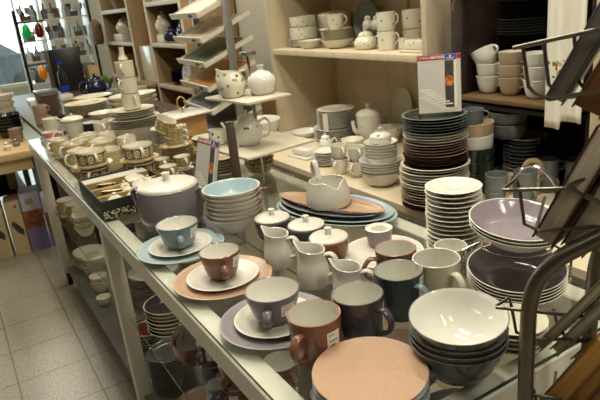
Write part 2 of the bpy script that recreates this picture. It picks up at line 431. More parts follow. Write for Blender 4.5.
def lid_parts(parent, R, z, dome, mat, knob, rim=None, kr=.009, kh=.018):
    """a lid (part) with its knob (sub-part)"""
    P = [(R * .86, -.004, 0), (R * .88, 0, 0), (R * 1.0, 0, 1), (R * 1.01, .0018, 1), (R, .0032, 0)]
    for k in range(1, 8): a = k / 8 * PI / 2; P.append((R * math.cos(a), .0032 + dome * math.sin(a), 0))
    P.append((0, .0032 + dome, 0))
    l = obj('lid', lathe('lid', P, [mat, rim or mat], 40), parent, (0, 0, z))
    zt = .0032 + dome - .001
    obj('knob', lathe('knob', [(0, 0, 0), (kr * .72, 0, 0), (kr * .78, kh * .5, 0), (kr, kh * .86, 0), (kr * .94, kh, 0), (kr * .5, kh * .97, 0), (0, kh * .94, 0)], [knob], 20), l, (0, 0, zt))
    return l
def text(body, size, mat, parent, loc, rot=(PI / 2, 0, 0), bold=0.):
    cu = bpy.data.curves.new('lettering', 'FONT'); cu.body = body; cu.size = size; cu.extrude = .0002; cu.offset = bold
    o = bpy.data.objects.new('tmp', cu); C.objects.link(o); bpy.context.view_layer.update()
    me = bpy.data.meshes.new_from_object(o.evaluated_get(bpy.context.evaluated_depsgraph_get()))
    bpy.data.objects.remove(o); me.materials.clear(); me.materials.append(mat)
    return obj('lettering', me, parent, loc, rot)
# ================================================================== the setting
struct('floor', box('floor', -3, 3.5, -2.5, 10.7, -.06, 0, floor_mat(), 0))
struct('ceiling', box('ceiling', -3, 3.5, -2.5, 10.7, 2.95, 3.05, CEILM, 0))
struct('wall_right', boxes('wall_right', [(2.12, 2.22, -2.5, 6.95, 0, 2.95), (2.12, 3.5, 6.95, 7.05, 0, 2.95), (3.4, 3.5, 7.05, 10.6, 0, 2.95)], WALLM))
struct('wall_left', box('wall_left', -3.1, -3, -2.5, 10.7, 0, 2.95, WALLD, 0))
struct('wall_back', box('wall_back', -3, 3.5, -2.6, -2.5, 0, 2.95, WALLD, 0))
struct('wall_far', boxes('wall_far', [(-3, -2.2, 10.6, 10.7, 0, 2.95), (1.72, 3.5, 10.6, 10.7, 0, 2.95), (-2.2, 1.72, 10.6, 10.7, 0, .55), (-2.2, 1.72, 10.6, 10.7, 2.6, 2.95)], WALLM))
w = struct('window_1', boxes('window_frame', [(-2.2, 1.72, 10.6, 10.66, .55, .61), (-2.2, 1.72, 10.6, 10.66, 2.54, 2.6), (-2.2, -2.14, 10.6, 10.66, .61, 2.54), (1.66, 1.72, 10.6, 10.66, .61, 2.54), (-.57, -.51, 10.6, 10.66, .61, 2.54)], FRAME))
obj('window_pane', box('window_pane', -2.14, 1.66, 10.625, 10.635, .61, 2.54, GLASS, 0), w)
struct('pavement', box('pavement', -8, 8, 10.75, 24, -.1, -.02, plain('pavement', (190, 188, 184), .8), 0))

def lamp(x, y, sx, sy, power, label):
    o = thing('ceiling_light', label, 'light', (x, y, 2.95), 0, 'louvred ceiling lights over the shop floor')
    obj('frame', boxes('frame', [(-sx / 2 - .03, sx / 2 + .03, -sy / 2 - .03, -sy / 2, -.05, 0), (-sx / 2 - .03, sx / 2 + .03, sy / 2, sy / 2 + .03, -.05, 0), (-sx / 2 - .03, -sx / 2, -sy / 2, sy / 2, -.05, 0), (sx / 2, sx / 2 + .03, -sy / 2, sy / 2, -.05, 0)], FRAME), o)
    for k in (-1, 1):
        cy = k * sy * .26
        l = bpy.data.lights.new('fluorescent_tube', 'AREA'); l.shape = 'RECTANGLE'; l.size = sx; l.size_y = sy * .42; l.energy = power / 2; l.color = (1, .945, .80)
        lo = bpy.data.objects.new('fluorescent_tube', l); C.objects.link(lo); lo.parent = o; lo.location = (0, cy, -.03)
for (x, y, p) in [(.5, -.9, 34), (.5, 1.25, 36), (.5, 3.5, 36), (.3, 6.9, 38), (1.25, -.9, 28), (1.25, 1.5, 30), (1.25, 3.9, 32), (2.6, 8.8, 34), (-1.9, 1.5, 10), (-1.9, 5.2, 22)]:
    lamp(x, y, .28, 1.2, p, 'long louvred fluorescent light on the shop ceiling')

# ================================================================== display table
T = .86
X0, X1, Y0, Y1 = .33, 1.02, .55, 3.66
tb = thing('display_table', 'long ivory metal display table with a glass top, loaded with tableware', 'table', (0, 0, 0))
obj('frame', boxes('frame', [(X0, X0 + .05, Y0, Y1, .795, .851), (X1 - .05, X1, Y0, Y1, .795, .851), (X0 + .05, X1 - .05, Y0, Y0 + .045, .795, .851), (X0 + .05, X1 - .05, Y1 - .05, Y1, .795, .851), (X0 + .05, X1 - .05, 1.98, 2.03, .795, .851)], FRAME, .003), tb)
gt = bpy.data.meshes.new('glass_top')
def slab(name, x0, x1, y0, y1, z0, z1):
    V = [(x0, y0, z0), (x1, y0, z0), (x1, y1, z0), (x0, y1, z0), (x0, y0, z1), (x1, y0, z1), (x1, y1, z1), (x0, y1, z1)]
    F = [(3, 2, 1, 0), (4, 5, 6, 7), (0, 1, 5, 4), (1, 2, 6, 5), (2, 3, 7, 6), (3, 0, 4, 7)]
    return mesh(name, V, F, [GLASST, GLEDGE], [0, 0, 1, 1, 1, 1], False)
obj('glass_top', slab('glass_top', X0 + .003, X1 - .003, Y0 + .003, Y1 - .003, .852, .86), tb, label='clear glass table top with dark green edges')
for x in (X0 + .025, X1 - .025):
    for y in (Y0 + .03, 1.99, 3.52):
        l = obj('leg', box('leg', x - .025, x + .025, y - .025, y + .025, .075, .796, FRAME, .004), tb)
        obj('caster', lathe('caster', [(0, -.012, 0), (.02, -.014, 0), (.034, -.013, 0), (.037, -.008, 0), (.037, .008, 0), (.034, .013, 0), (.02, .014, 0), (0, .012, 0)], [RUBBER], 28), l, (x, y, .037), (0, PI / 2, 0), label='black rubber caster')
obj('glass_shelf', slab('glass_shelf', X0 + .03, X1 - .03, Y0 + .06, Y1 - .2, .452, .46), tb)
obj('bottom_shelf', box('bottom_shelf', X0 + .02, X1 - .02, Y0 + .06, Y1 - .2, .105, .13, plain('grey_shelf_board', (96, 92, 84), .4), .002), tb)
obj('shelf_rail', boxes('shelf_rail', [(X0 + .052, X1 - .052, y - .012, y + .012, .43, .451) for y in (.63, 1.99, 3.45)], FRAME), tb)

# ================================================================== table: front service
G = 'dinner plates stacked at the table corner'
cpm = [lathe('plate', [(0, .0018, 0), (.070, .0018, 0), (.072, 0, 0), (.074, 0, 0), (.085, .005, 0), (.0915, .0105, 0), (.092, .0118, 1), (.0912, .0124, 1), (.089, .0120, 1), (.06, .0113, 1), (0, .011, 1)], [W, COPPER_L], 64), plate(.0925, .013, .0115, BLUEMAT, W, BLUEMAT, .74, 1.1), plate(.093, .013, .0115, GREYMAT, W, GREYMAT, .74, 1.1), plate(.0935, .013, .0115, BLUEMAT, W, BLUEMAT, .74, 1.1)]
for i, (k, t) in enumerate(((3, 'pale blue coupe plate, bottom of the pile under the copper plate'), (2, 'grey coupe plate, second from the bottom under the copper plate'), (1, 'pale blue coupe plate directly under the copper plate'), (0, 'flat textured copper plate on top of the pile at the table corner'))):
    disc('plate', 'plate', t, .462, .658, T + .0005 + i * .0118 + (.002 if i == 3 else 0), cpm[k], 0, G, tilt=(.035, -.02) if i == 3 else (0, 0))
def mug(label, x, y, d, mo, R=.0475, h=.099, mi=W, mr=None, st=None, hm=None, group='mugs of the front service', z=T, pts=MUG):
    return cup('mug', label, 'mug', x, y, z + .0005, R, h, mo, mi, mr, pts, face(x, y, d), group, (.80, .28), .030, .0042, 1.9, st, (0, 0), hm)
mug('glossy copper mug with a price label, standing behind the copper plate', .448, .793, -32, COPPER, st=(72, .42, .82), mr=RIMR, hm=COPPER)
mug('dark plum grey mug between the copper mug and the teal mug', .547, .800, 48, PURPLE_D, mr=RIMG, st=(38, .4, .85))
mug('dark teal mug beside the plum grey mug', .662, .822, 44, TEAL, mr=RIMG, st=(28, .5, .95), hm=BLUE)
mug('copper mug standing behind the teal mug against the white platter', .725, .905, -72, COPPER, R=.0435, mr=RIMR, st=(105, .45, .85))
mug('plain off white mug behind the big white bowl', .752, .812, 40, W2, mr=RIMW)
for i in range(3):
    cup('cup', f'small white espresso cup, {ORD[2 - i]} in the nest before the saucer stack', 'cup', .826, .847, T + .0005 + i * .0235, .0345, .045, W, W, RIMW, TCUP, face(.826, .842, 95 + 5 * i), 'small white cups nested together', (.8, .4), .012, .0028, 1.5)

def setting(nm, x, y, pl, mo, hue, d, st, Rp=.1175, Rc=.0485, rs=.086):
    disc('plate', 'plate', f'{hue} dinner plate under the {nm}', x, y, T + .0005, plate(Rp, .014, .006, pl, W, pl, .62, 1.4), .3, 'plates laid under the three cups')
    disc('saucer', 'saucer', f'white textured saucer under the {nm}', x, y, T + .0075, plate(rs, .012, .005, CRK, W, CRK, .55, 1.5), .3, 'white saucers laid under the three cups')
    cup('teacup', f'{nm} with a white inside on its saucer', 'cup', x, y, T + .0135, Rc, .066, mo, W, None, CUP, face(x, y, d), 'wide cups laid along the table edge', (.66, .22), .022, .0048, 1.9, st)
setting('grey mauve wide cup', .452, .957, GREYMAT, PURPLE, 'matt grey', -14, (46, .4, .8), .1135, .0555, .083)
setting('copper brown wide cup', .451, 1.212, COPPER_P, COPPER, 'salmon copper', 6, (48, .5, .9))
setting('smoky blue wide cup', .441, 1.470, BLUEMAT, BLUE, 'pale blue', 2, (50, .45, .9), .119, .056, .086)

# bowls
G = 'stacked cereal bowls at the table corner'
bx, by = .614, .617
for i, (mo, t) in enumerate(((PURPLE_D, 'plum grey bowl at the bottom of the pile under the big white bowl'), (BOWLG, 'green grey bowl, second from the bottom under the big white bowl'), (PURPLE_D, 'plum grey bowl directly under the big white bowl'), (BOWLG, 'big bowl with a plain white inside and green grey outside on its pile'))):
    disc('bowl', 'bowl', t, bx, by, T + .0005 + (0, .011, .022, .047)[i], bowlm(.0785, .066, .0105, W, mo, RIMG, .46, 1.75, 56, i == 3), 0, G, tilt=(.07, -.06) if i == 3 else (0, 0))
# wire stand with purple bowls
sx, sy = .878, .722
ws = thing('plate_stand', 'two tier chrome wire stand holding the plum grey bowls', 'stand', (sx, sy, T + .0005), face(sx, sy))
ring = lambda r, z: [(r * math.cos(a), r * math.sin(a), z) for a in [2 * PI * k / 40 for k in range(40)]]
for r, z in ((.066, .003), (.066, .118)): obj('ring', tubes('ring', [ring(r, z)], .0026, CHROME, closed=True), ws)
for k in (-1, 1): obj('upright', tubes('upright', [[(0, k * .069, .0), (0, k * .1, .05), (0, k * .1, .1), (0, k * .069, .118)]], .0026, CHROME), ws)
obj('carrying_handle', tubes('carrying_handle', [catmull([(-.055, -.037, .118), (-.092, -.030, .15), (-.096, -.020, .19), (-.096, -.006, .225), (-.094, .018, .248), (-.094, .045, .242), (-.094, .068, .215), (-.094, .080, .17), (-.088, .070, .14), (-.055, .037, .118)], 6)], .0034, CHROME), ws)
PB = bowlm(.0945, .036, .0064, PURPLE_D, W, RIMW, .5, 1.4, 56); PB2 = bowlm(.0905, .036, .0064, PURPLE_L, W, RIMW, .5, 1.4, 56)
for i in range(5):
    disc('soup_bowl', 'bowl', f'shallow dark plum bowl, {ORD[4 - i]} on the lower tier of the wire stand', sx, sy, T + .011 + i * .0066, PB, 0, 'plum bowls on the lower tier', tilt=(.09, -.06))
for i in range(3):
    disc('soup_bowl', 'bowl', f'shallow pale mauve bowl, {ORD[2 - i]} on the upper tier of the wire stand', sx - .004, sy - .001, T + .127 + i * .0066, PB2, 0, 'mauve bowls on the upper tier', tilt=(.13, .0))

SW = plate(.055, .012, .009, W2, W2, W2, .5, 1.3)
stack('saucer', 'saucer', 5, .748, .614, T + .0005, .0095, lambda i: SW, 'plain white saucer', 'of the low pile behind the rack tube', 'plain white saucers in the low pile')
# tall saucer pile
x, y = .913, .924
SM = plate(.0625, .0135, .0108, W, W, RIMW, .5, 1.3); SMT = plate(.0625, .0135, .0108, W, W, RIMW, .5, 1.3, .022)
stack('saucer', 'saucer', 17, x, y, T + .0005, .0108, lambda i: SMT, 'white saucer', 'in the tall pile beside the wire stand', 'white saucers in the tall pile')

# white platter with its egg cup
px, py = .812, 1.062
disc('platter', 'platter', 'round white platter carrying the grey egg cup', px, py, T + .0005, plate(.098, .014, .006, CRK, W, RIMW, .62, 1.4), 0)
o = thing('egg_cup', 'grey egg cup with a wide white rim on the white platter', 'egg cup', (.838, 1.108, T + .0065))
obj('body', lathe('body', [(0, .002, 0), (.024, .001, 0), (.026, 0, 0), (.029, .006, 0), (.033, .03, 0), (.0345, .044, 0), (.0342, .047, 1), (.032, .0478, 1), (.02, .0455, 1), (.0185, .043, 1), (.017, .03, 1), (0, .024, 1)], [PURPLE_L, W]), o)
# little plate and cup nearer the stand
# creamers
def jug_mod(h, R):
    def f(x, y, z, a):
        a = (a + PI) % (2 * PI) - PI
        q = max(0., min(1., (z / h - .52) / .48)); q = q * q * (3 - 2 * q)
        k = math.exp(-(a / .42) ** 2) * q
        return x * (1 + .36 * k), y * (1 - .16 * k), z + .13 * h * k + .05 * h * q * math.cos(a)
    return f
JM = jug_mod(.086, .036)
def creamer(label, x, y, d, s=1., mo=CRK, group='white creamers in a row'):
    o = thing('creamer', label, 'jug', (x, y, T + .0005), face(x, y, d), group); o.scale = (s, s, s)
    obj('body', lathe('body', vessel([(.80, 0), (.87, .04), (.98, .22), (1, .34), (.95, .52), (.84, .68), (.78, .80), (.79, .9), (.83, 1)], .036, .086), [mo, W, W], 40, JM), o)
    V, F = tube(catmull([(-.026, 0, .071), (-.042, 0, .076), (-.054, 0, .066), (-.055, 0, .048), (-.048, 0, .032), (-.033, 0, .026)], 6), .0036, 10, (0, 1, 0), 2.1)
    obj('handle', mesh('handle', V, F, [mo]), o)
creamer('crackled white creamer beside the grey sugar bowl', .596, 1.196, -118)
creamer('crackled white creamer in the middle of the three', .604, 1.050, -112, 1.04)
creamer('crackled white creamer just behind the plum grey mug', .617, .930, -104, .98)
# sugar bowls
def sugar(label, x, y, mo, rim, lid=CRK):
    o = thing('sugar_bowl', label, 'sugar bowl', (x, y, T + .0005), face(x, y), 'lidded sugar bowls in a row')
    obj('body', lathe('body', vessel([(.58, 0), (.66, .04), (.84, .22), (.95, .5), (.99, .78), (1, 1)], .0485, .058), [mo, W, rim]), o)
    lid_parts(o, .048, .0595, .009, lid, W, rim, .0095, .016)
sugar('dark grey sugar bowl with a white textured lid', .667, 1.352, PURPLE_D, RIMG)
sugar('slate blue sugar bowl with a white textured lid', .706, 1.240, TEAL, RIMG)
sugar('russet copper sugar bowl with a white textured lid', .702, 1.130, COPPER, RIMR)

# platters and sauce boat
def oval(name, label, x, y, z, a, b, h, mi, rot, s=.006, group='oval platters under the sauce boat', mo=W):
    return disc(name, 'platter', label, x, y, z, lathe('oval', dish(a, h, a * .7, 1.4, s, maxrim=.008), [mo, mi, mi], 64, None, 1, b / a), rot, group)
RP = math.radians(-71)
oval('platter', 'large pale blue oval platter at the bottom under the sauce boat', .893, 1.392, T + .0005, .205, .118, .016, BLUEMAT, RP)
oval('platter', 'pale blue oval platter lying on the largest blue one', .893, 1.392, T + .008, .195, .110, .016, BLUEMAT, RP)
oval('platter', 'dark grey oval platter under the long copper dish', .885, 1.398, T + .0155, .180, .085, .017, GREYMAT, RP, mo=PURPLE_D)
oval('platter', 'long narrow copper dish directly under the sauce boat', .882, 1.400, T + .0235, .192, .050, .016, COPPER_P, RP, mo=W)
o = thing('sauce_boat', 'white crackled sauce boat standing on the long copper dish', 'sauce boat', (.882, 1.400, T + .031), face(.878, 1.392, 26))
def sb(x, y, z, a):
    a = (a + PI) % (2 * PI) - PI; h = .075; q = max(0., min(1., (z / h - .5) / .5)); k = math.exp(-(a / .3) ** 2) * q
    return x * (1 + .13 * k), y, z - .014 * k * q + .005 * q * math.exp(-((abs(a) - .75) / .3) ** 2)
obj('body', lathe('body', vessel([(.86, 0), (.95, .05), (1, .2), (.97, .45), (.89, .75), (.82, .93), (.80, 1)], .0665, .075), [CRK, W, W], 48, sb), o)
V, F = tube(catmull([(-.05, 0, .064), (-.058, 0, .085), (-.066, 0, .108), (-.078, 0, .116), (-.088, 0, .1), (-.086, 0, .07), (-.074, 0, .045), (-.062, 0, .035)], 6), .0042, 10, (0, 1, 0), 2.0)
obj('handle', mesh('handle', V, F, [CRK]), o)
# pale blue bowl pile
x, y = .625, 1.502
B1 = bowlm(.0825, .05, .0118, BLUE_L, W, RIMW, .45, 1.6); B2 = bowlm(.0825, .05, .0118, W, W, RIMR, .45, 1.6); B3 = bowlm(.0815, .05, .0118, BLUE_L, W, RIMG, .45, 1.6)
stack('bowl', 'bowl', 7, x, y, T + .0005, .0130, lambda i: B1 if i == 6 else (B3, B2)[i % 2], lambda i: 'pale blue bowl' if i == 6 else 'white bowl', 'in the pile beside the mauve tureen', 'cereal bowls in the pile by the tureen')
# tureen
o = thing('tureen', 'large mauve grey tureen with two ears and a white lid', 'tureen', (.499, 1.690, T + .0005), face(.499, 1.69, 62))
obj('body', lathe('body', vessel([(.80, 0), (.87, .03), (.94, .12), (.99, .3), (1, .52), (.98, .74), (.93, .92), (.91, 1)], .0985, .121), [PURPLE, W, RIMW], 56), o)
for k in (0, 1):
    V, F = tube(catmull([(.087, 0, .098), (.104, 0, .113), (.117, 0, .108), (.118, 0, .09), (.110, 0, .072), (.094, 0, .062)], 6), .0062, 10, (0, 1, 0), 2.2)
    obj('ear_handle', mesh('ear_handle', V, F, [PURPLE]), o, rot=(0, 0, PI * k))
lid_parts(o, .088, .1225, .013, CRK, W, None, .0135, .024)

# leaflet holder
def leaflet(label, x, y, z, heading, w, h, lean):
    o = thing('leaflet_stand', label, 'price leaflet', (x, y, z), (lean, 0, heading))
    obj('holder', box('holder', -w / 2 - .002, w / 2 + .002, .0012, .0032, 0, h + .004, GLASS, 0), o)
    obj('foot', box('foot', -w / 2 - .002, w / 2 + .002, -.002, .045, 0, .002, GLASS, 0), o, rot=(-lean, 0, 0))
    sh = obj('sheet', box('sheet', -w / 2, w / 2, 0, .0008, .003, h, PAPER, 0), o)
    def patch(x0, x1, z0, z1, m, nm, k=1): return obj(nm, box(nm, x0 * w - w / 2, x1 * w - w / 2, -.0002 * k, .0001, z0 * h, z1 * h, m, 0), sh)
    patch(0, .61, .91, .995, REDINK, 'red_header', 2); patch(.62, .90, .90, .995, BLUEINK, 'blue_header', 2); patch(.91, 1, .91, .995, REDINK, 'red_header', 2)
    patch(.63, .90, .10, .89, DUSK, 'photo', 2); patch(.84, .90, .10, .89, STICK, 'photo_edge', 3)
    obj('plate_photo', lathe('plate_photo', [(0, 0, 0), (.012, 0, 0), (.0125, .0004, 0), (.018, .0004, 1), (.018, 0, 1)], [FOOD, STICK], 24, None, .85, 1.1), sh, (-w / 2 + .735 * w, -.0005, .55 * h), (PI / 2, 0, 0), (w / .15, w / .15, 1))
    for r in range(7): patch(.02 + .085 * r, .30 + .085 * r, .40 - .042 * r, .425 - .042 * r, STICK, 'printed_plate', 4); patch(.02 + .085 * r, .22 + .085 * r, .28 - .036 * r, .30 - .036 * r, STICK, 'printed_plate', 4)
    patch(.03, .58, .865, .88, LILAC, 'printed_line', 2)
    for r in range(8): patch(.04, .10 + .46 * random.uniform(.6, 1), .80 - r * .05, .815 - r * .05, LILAC, 'printed_line', 2)
    t = text('SONDER', .082 * w, STICK, sh, (-w / 2 + .03 * w, -.0006, .935 * h)); t = text('AKTION', .082 * w, STICK, sh, (-w / 2 + .325 * w, -.0006, .935 * h), bold=.0005)
    e = lathe('emblem', [(0, 0, 0), (.006, 0, 0), (.006, .0005, 0), (0, .0005, 0)], [STICK], 6)
    obj('emblem', e, sh, (-w / 2 + .76 * w, -.0005, .962 * h), (PI / 2, 0, 0), (w / .2, w / .2, 1)); patch(.66, .86, .93, .938, STICK, 'printed_line', 3); patch(.68, .84, .915, .921, STICK, 'printed_line', 3)
    return o
leaflet('acrylic stand with an offer leaflet among the gold rimmed cups', .655, 1.83, T + .0005, math.radians(-84), .148, .205, -.26)

# dark upright bar, two-tier stand
single('post', box('post', -.014, .014, -.007, .007, 0, .282, POSTW, .003), 'dark umber wooden post standing behind the blue bowl pile', 'post', (.709, 1.645, T + .0005), face(.709, 1.645, 90))
ts = thing('tiered_stand', 'white two tier board stand on a thin steel pole', 'stand', (.866, 1.786, T + .0005), (0, 0, math.radians(7)))
obj('base', lathe('base', [(0, 0, 0), (.03, 0, 0), (.031, .003, 0), (.028, .005, 0), (0, .005, 0)], [STEEL]), ts)
obj('pole', lathe('pole', [(0, 0, 0), (.006, 0, 0), (.006, .463, 0), (0, .463, 0)], [CHROME], 16), ts)
obj('finial', box('finial', -.02, .02, -.02, .02, .452, .466, STEEL, .003), ts, label='square steel cap')
obj('red_tag', tubes('red_tag', [catmull([(-.008, .004, .455), (-.012, -.006, .43), (.006, -.01, .41), (-.008, -.009, .39), (.004, -.01, .372)], 5)], .0009, plain('red_cord', (200, 60, 40), .6), 6), ts, label='red cord tied round the pole')
obj('board', box('board', -.135, .135, -.135, .15, .150, .159, W2, .002), ts)
obj('board', box('board', -.10, .07, -.12, .145, .316, .325, W2, .002), ts)

def teapot(label, x, y, z, R, h, mat, heading, lidm=None, spout=True, group=None, name='teapot', pts=None, knob=None, handle=True, ld=.35):
    o = thing(name, label, 'teapot', (x, y, z), (0, 0, heading), group)
    pts = pts or [(.62, 0), (.7, .03), (.9, .2), (1, .45), (.97, .65), (.82, .87), (.62, 1)]
    obj('body', lathe('body', vessel(pts, R, h), [mat, W, W]), o)
    lid_parts(o, R * pts[-1][0] * .98, h + .0012, R * ld, lidm or mat, knob or mat, None, R * .14, R * .24)
    if spout:
        V, F = tube(catmull([(R * .86, 0, h * .34), (R * 1.25, 0, h * .45), (R * 1.48, 0, h * .75), (R * 1.72, 0, h * .98)], 6), [R * .2 * (1 - .55 * i / 18) for i in range(19)], 12)
        obj('spout', mesh('spout', V, F, [mat]), o)
    if handle:
        V, F = tube(catmull([(-R * .8, 0, h * .86), (-R * 1.25, 0, h * .98), (-R * 1.55, 0, h * .7), (-R * 1.4, 0, h * .36), (-R * .93, 0, h * .26)], 6), R * .085, 10, (0, 1, 0), 1.5)
        obj('handle', mesh('handle', V, F, [mat]), o)
    return o
teapot('white berry sprigged teapot on the lower board of the tiered stand', .838, 1.80, T + .1605, .05, .085, STRAW, face(.838, 1.8, -95), group=None)
creamer_o = thing('creamer', 'berry sprigged milk jug lying in front of the sprigged teapot', 'jug', (.772, 1.905, T + .1605), face(.772, 1.905, -60))
obj('body', lathe('body', vessel([(.75, 0), (.9, .1), (1, .4), (.9, .75), (.86, 1)], .034, .05), [STRAW, W, W], 36, jug_mod(.05, .034)), creamer_o)
V, F = tube(catmull([(-.028, 0, .045), (-.044, 0, .046), (-.048, 0, .03), (-.03, 0, .014)], 6), .003, 8, (0, 1, 0), 1.8); obj('handle', mesh('handle', V, F, [STRAW]), creamer_o)
# upper board
jm2 = jug_mod(.088, .05)
o = thing('pitcher', 'leaf sprigged faceted cream pitcher on the top board', 'jug', (.808, 1.815, T + .3265), face(.808, 1.823, -75))
obj('body', lathe('body', vessel([(.66, 0), (.78, .06), (.98, .35), (1, .52), (.88, .76), (.72, .92), (.7, 1)], .05, .082), [LEAFY, W, W], 9, jm2), o)
V, F = tube(catmull([(-.036, 0, .078), (-.055, 0, .078), (-.064, 0, .055), (-.05, 0, .03)], 6), .004, 8, (0, 1, 0), 1.6); obj('handle', mesh('handle', V, F, [LEAFY]), o)
single('bottle_vase', lathe('bottle_vase', [(0, .002, 0), (.028, .002, 0), (.03, 0, 0), (.04, .012, 0), (.0475, .034, 0), (.044, .055, 0), (.028, .07, 0), (.012, .076, 0), (.0095, .08, 0), (.0095, .089, 0), (.013, .091, 0), (.013, .094, 0), (.008, .0945, 0), (.007, .082, 0), (0, .08, 0)], [W]), 'round plain white bottle vase with a tiny neck on the top board', 'vase', (.893, 1.762, T + .3265))
# ================================================================== table: gold rimmed service
def gcup(label, x, y, z, mat, d, R=.05, h=.066, pts=CAN, name='teacup', group='gold decorated cups on the table', tilt=(0, 0), w=1.6, out=.022):
    return cup(name, label, 'cup', x, y, z, R, h, mat, W, GOLDRIM, pts, face(x, y, d), group, (.86, .28), out, .0036, w, None, tilt, W2)
def gsaucer(label, x, y, z, mat=None, R=.078, group='gold bordered saucers on the table'):
    return disc('saucer', 'saucer', label, x, y, z, plate(R, .013, .006, mat or GOLDSAUCER, W2, GOLDRIM, .52, 1.3), 0, group)
for (x, y, a) in ((.425, 2.372, 'beside the black gift box'), (.588, 2.297, 'behind the mauve tureen')):
    gsaucer(f'gold bordered saucer at the bottom of the cup tower {a}', x, y, T + .0005)
    gcup(f'black and gold cup at the bottom of the tower {a}', x, y, T + .0075, GOLDK, -20, .056, .06)
    gsaucer(f'gold bordered saucer between the two cups {a}', x, y, T + .0685)
    gcup(f'black and gold cup on top of the tower {a}', x, y, T + .0755, GOLDK, 12, .058, .06)
for i, (x, y, R, m, d, t) in enumerate((
    (.408, 3.02, .047, GOLDT, -55, 'tall gold banded can cup nearest the far end of the glass edge'), (.443, 2.86, .052, GOLDT, -55, 'gold banded can cup, second from the far end of the edge row'),
    (.430, 2.665, .052, GOLDT, -55, 'gold banded can cup, third from the far end of the edge row'), (.532, 2.56, .05, GOLDT, -30, 'gold banded can cup just left behind the black and gold tower'),
    (.555, 2.78, .056, GOLDT, -40, 'gold banded can cup in the middle of the second row'), (.545, 3.005, .045, GOLDW, -40, 'medallion cup at the far end of the second row'),
    (.612, 2.93, .043, GOLDW, -40, 'medallion cup at the far end of the third row'), (.66, 2.745, .045, GOLDW, -10, 'medallion cup standing before the cream plate pile'), (.492, 2.915, .045, GOLDT, -50, 'gold banded can cup between the first and second rows'))):
    gcup(t, x, y, T + .0005, m, d, R, .088, CAN, 'mug', w=1.5, out=.026)
for i, (x, y, t) in enumerate(((.672, 2.300, 'small gold cup behind the mauve tureen lid, farthest of three'), (.750, 2.268, 'small gold cup standing behind the offer leaflet'), (.655, 2.165, 'small gold cup just behind the white tureen lid'))):
    gsaucer(f'black bordered saucer under the {t}', x, y, T + .0005, KSAUCER, .06, 'small black bordered saucers')
    gcup(t, x, y, T + .0075, GOLDW, 20, .035, .05, TCUP, group='small gold cups behind the tureen', out=.014)
# fallen tower of medallion cups on saucers
x, y = .800, 2.47
for i in range(6): gsaucer(f'gold rimmed saucer, {ORD[5 - i]} of the pile under the leaning cups', x, y, T + .0005 + i * .010, None, .074, 'gold saucers under the leaning cups')
gcup('medallion cup at the bottom of the leaning pile', x, y, T + .0575, GOLDW, 60, .043, .05, CAN, group='medallion cups in a leaning pile')
gcup('medallion cup in the middle of the leaning pile', x - .004, y + .002, T + .094, GOLDW, 62, .043, .05, CAN, group='medallion cups in a leaning pile', tilt=(0, .22))
gcup('medallion cup tipped over on top of the leaning pile', x - .035, y + .03, T + .126, GOLDW, 64, .043, .055, CAN, group='medallion cups in a leaning pile', tilt=(0, .5))
# wide cup with saucer right of it
x, y = .955, 2.50
gsaucer('gold bordered saucer under the wide low gold cup', x, y, T + .0005); gcup('wide low gold cup standing beyond the tiered stand', x, y, T + .0075, GOLDK, 60, .07, .055, TCUP)
# salmon plate pile, decorated bowls behind the tiered stand
PKT = plate(.068, .016, .0115, COPPER_P, W, RIMW, .5, 1.3); PKW = plate(.068, .016, .0115, W, W, RIMR, .5, 1.3)
stack('plate', 'plate', 6, .835, 2.075, T + .0005, .0112, lambda i: PKT if i == 5 else PKW, lambda i: 'salmon copper side plate' if i == 5 else 'white side plate', 'of the pile behind the offer leaflet', 'side plates behind the leaflet')
for i in range(3): disc('bowl', 'bowl', f'gold patterned bowl, {ORD[2 - i]} under the tiered stand', .945, 1.965, T + .0005 + i * .017, lathe('gold_bowl', dish(.058, .044, .03, 1.6, .017), [GOLDW, W, GOLDRIM], 40), i, 'gold patterned bowls nested together')
# black gift box with gold compartments
gb = thing('gift_box', 'open black gift box with gold compartments full of ornate china', 'gift box', (.458, 2.064, T + .0005))
obj('lid_underneath', box('lid_underneath', -.122, .122, -.178, .178, 0, .028, BLACKPAT, .001), gb, label='black lid patterned with gold flecks')
obj('tray', boxes('tray', [(-.122, .122, -.178, .178, .0285, .034), (-.122, -.117, -.178, .178, .034, .062), (.117, .122, -.178, .178, .034, .062), (-.117, .117, -.178, -.173, .034, .062), (-.117, .117, .173, .178, .034, .062)], BLACKB), gb)
mt_ = plain('pale_mount', (190, 184, 172), .7)
obj('insert', boxes('insert', [(-.117, .117, -.173, -.160, .034, .056)], mt_), gb); obj('insert', boxes('insert', [(-.117, .117, .11, .173, .034, .056)], mt_), gb)
for yy in (-.10, .0, .10): obj('divider', boxes('divider', [(-.117, .117, yy - .006, yy + .006, .034, .058)], plain('gold_card', (176, 150, 92), .4, .3)), gb)
for i, (xx, yy, R, m) in enumerate(((-.055, -.05, .04, GOLDW), (.045, -.055, .036, GOLDK), (-.05, .05, .038, GOLDK), (.05, .05, .036, GOLDW))):
    single('trinket_bowl', lathe('trinket', dish(R, .022, R * .5, 1.5, .006), [m, W, GOLDRIM], 32), ['small white and gold bowl lying nearest the corner in the gift box', 'small black bowl lying beside the tureen in the gift box', 'small black bowl lying in the far corner of the gift box', 'small white and gold bowl in the far inner gift box corner'][i], 'bowl', (.458 + xx, 2.064 + yy, T + .0352), (.25 if i % 2 else -.2, .1, 0), 'small bowls packed in the gift box')

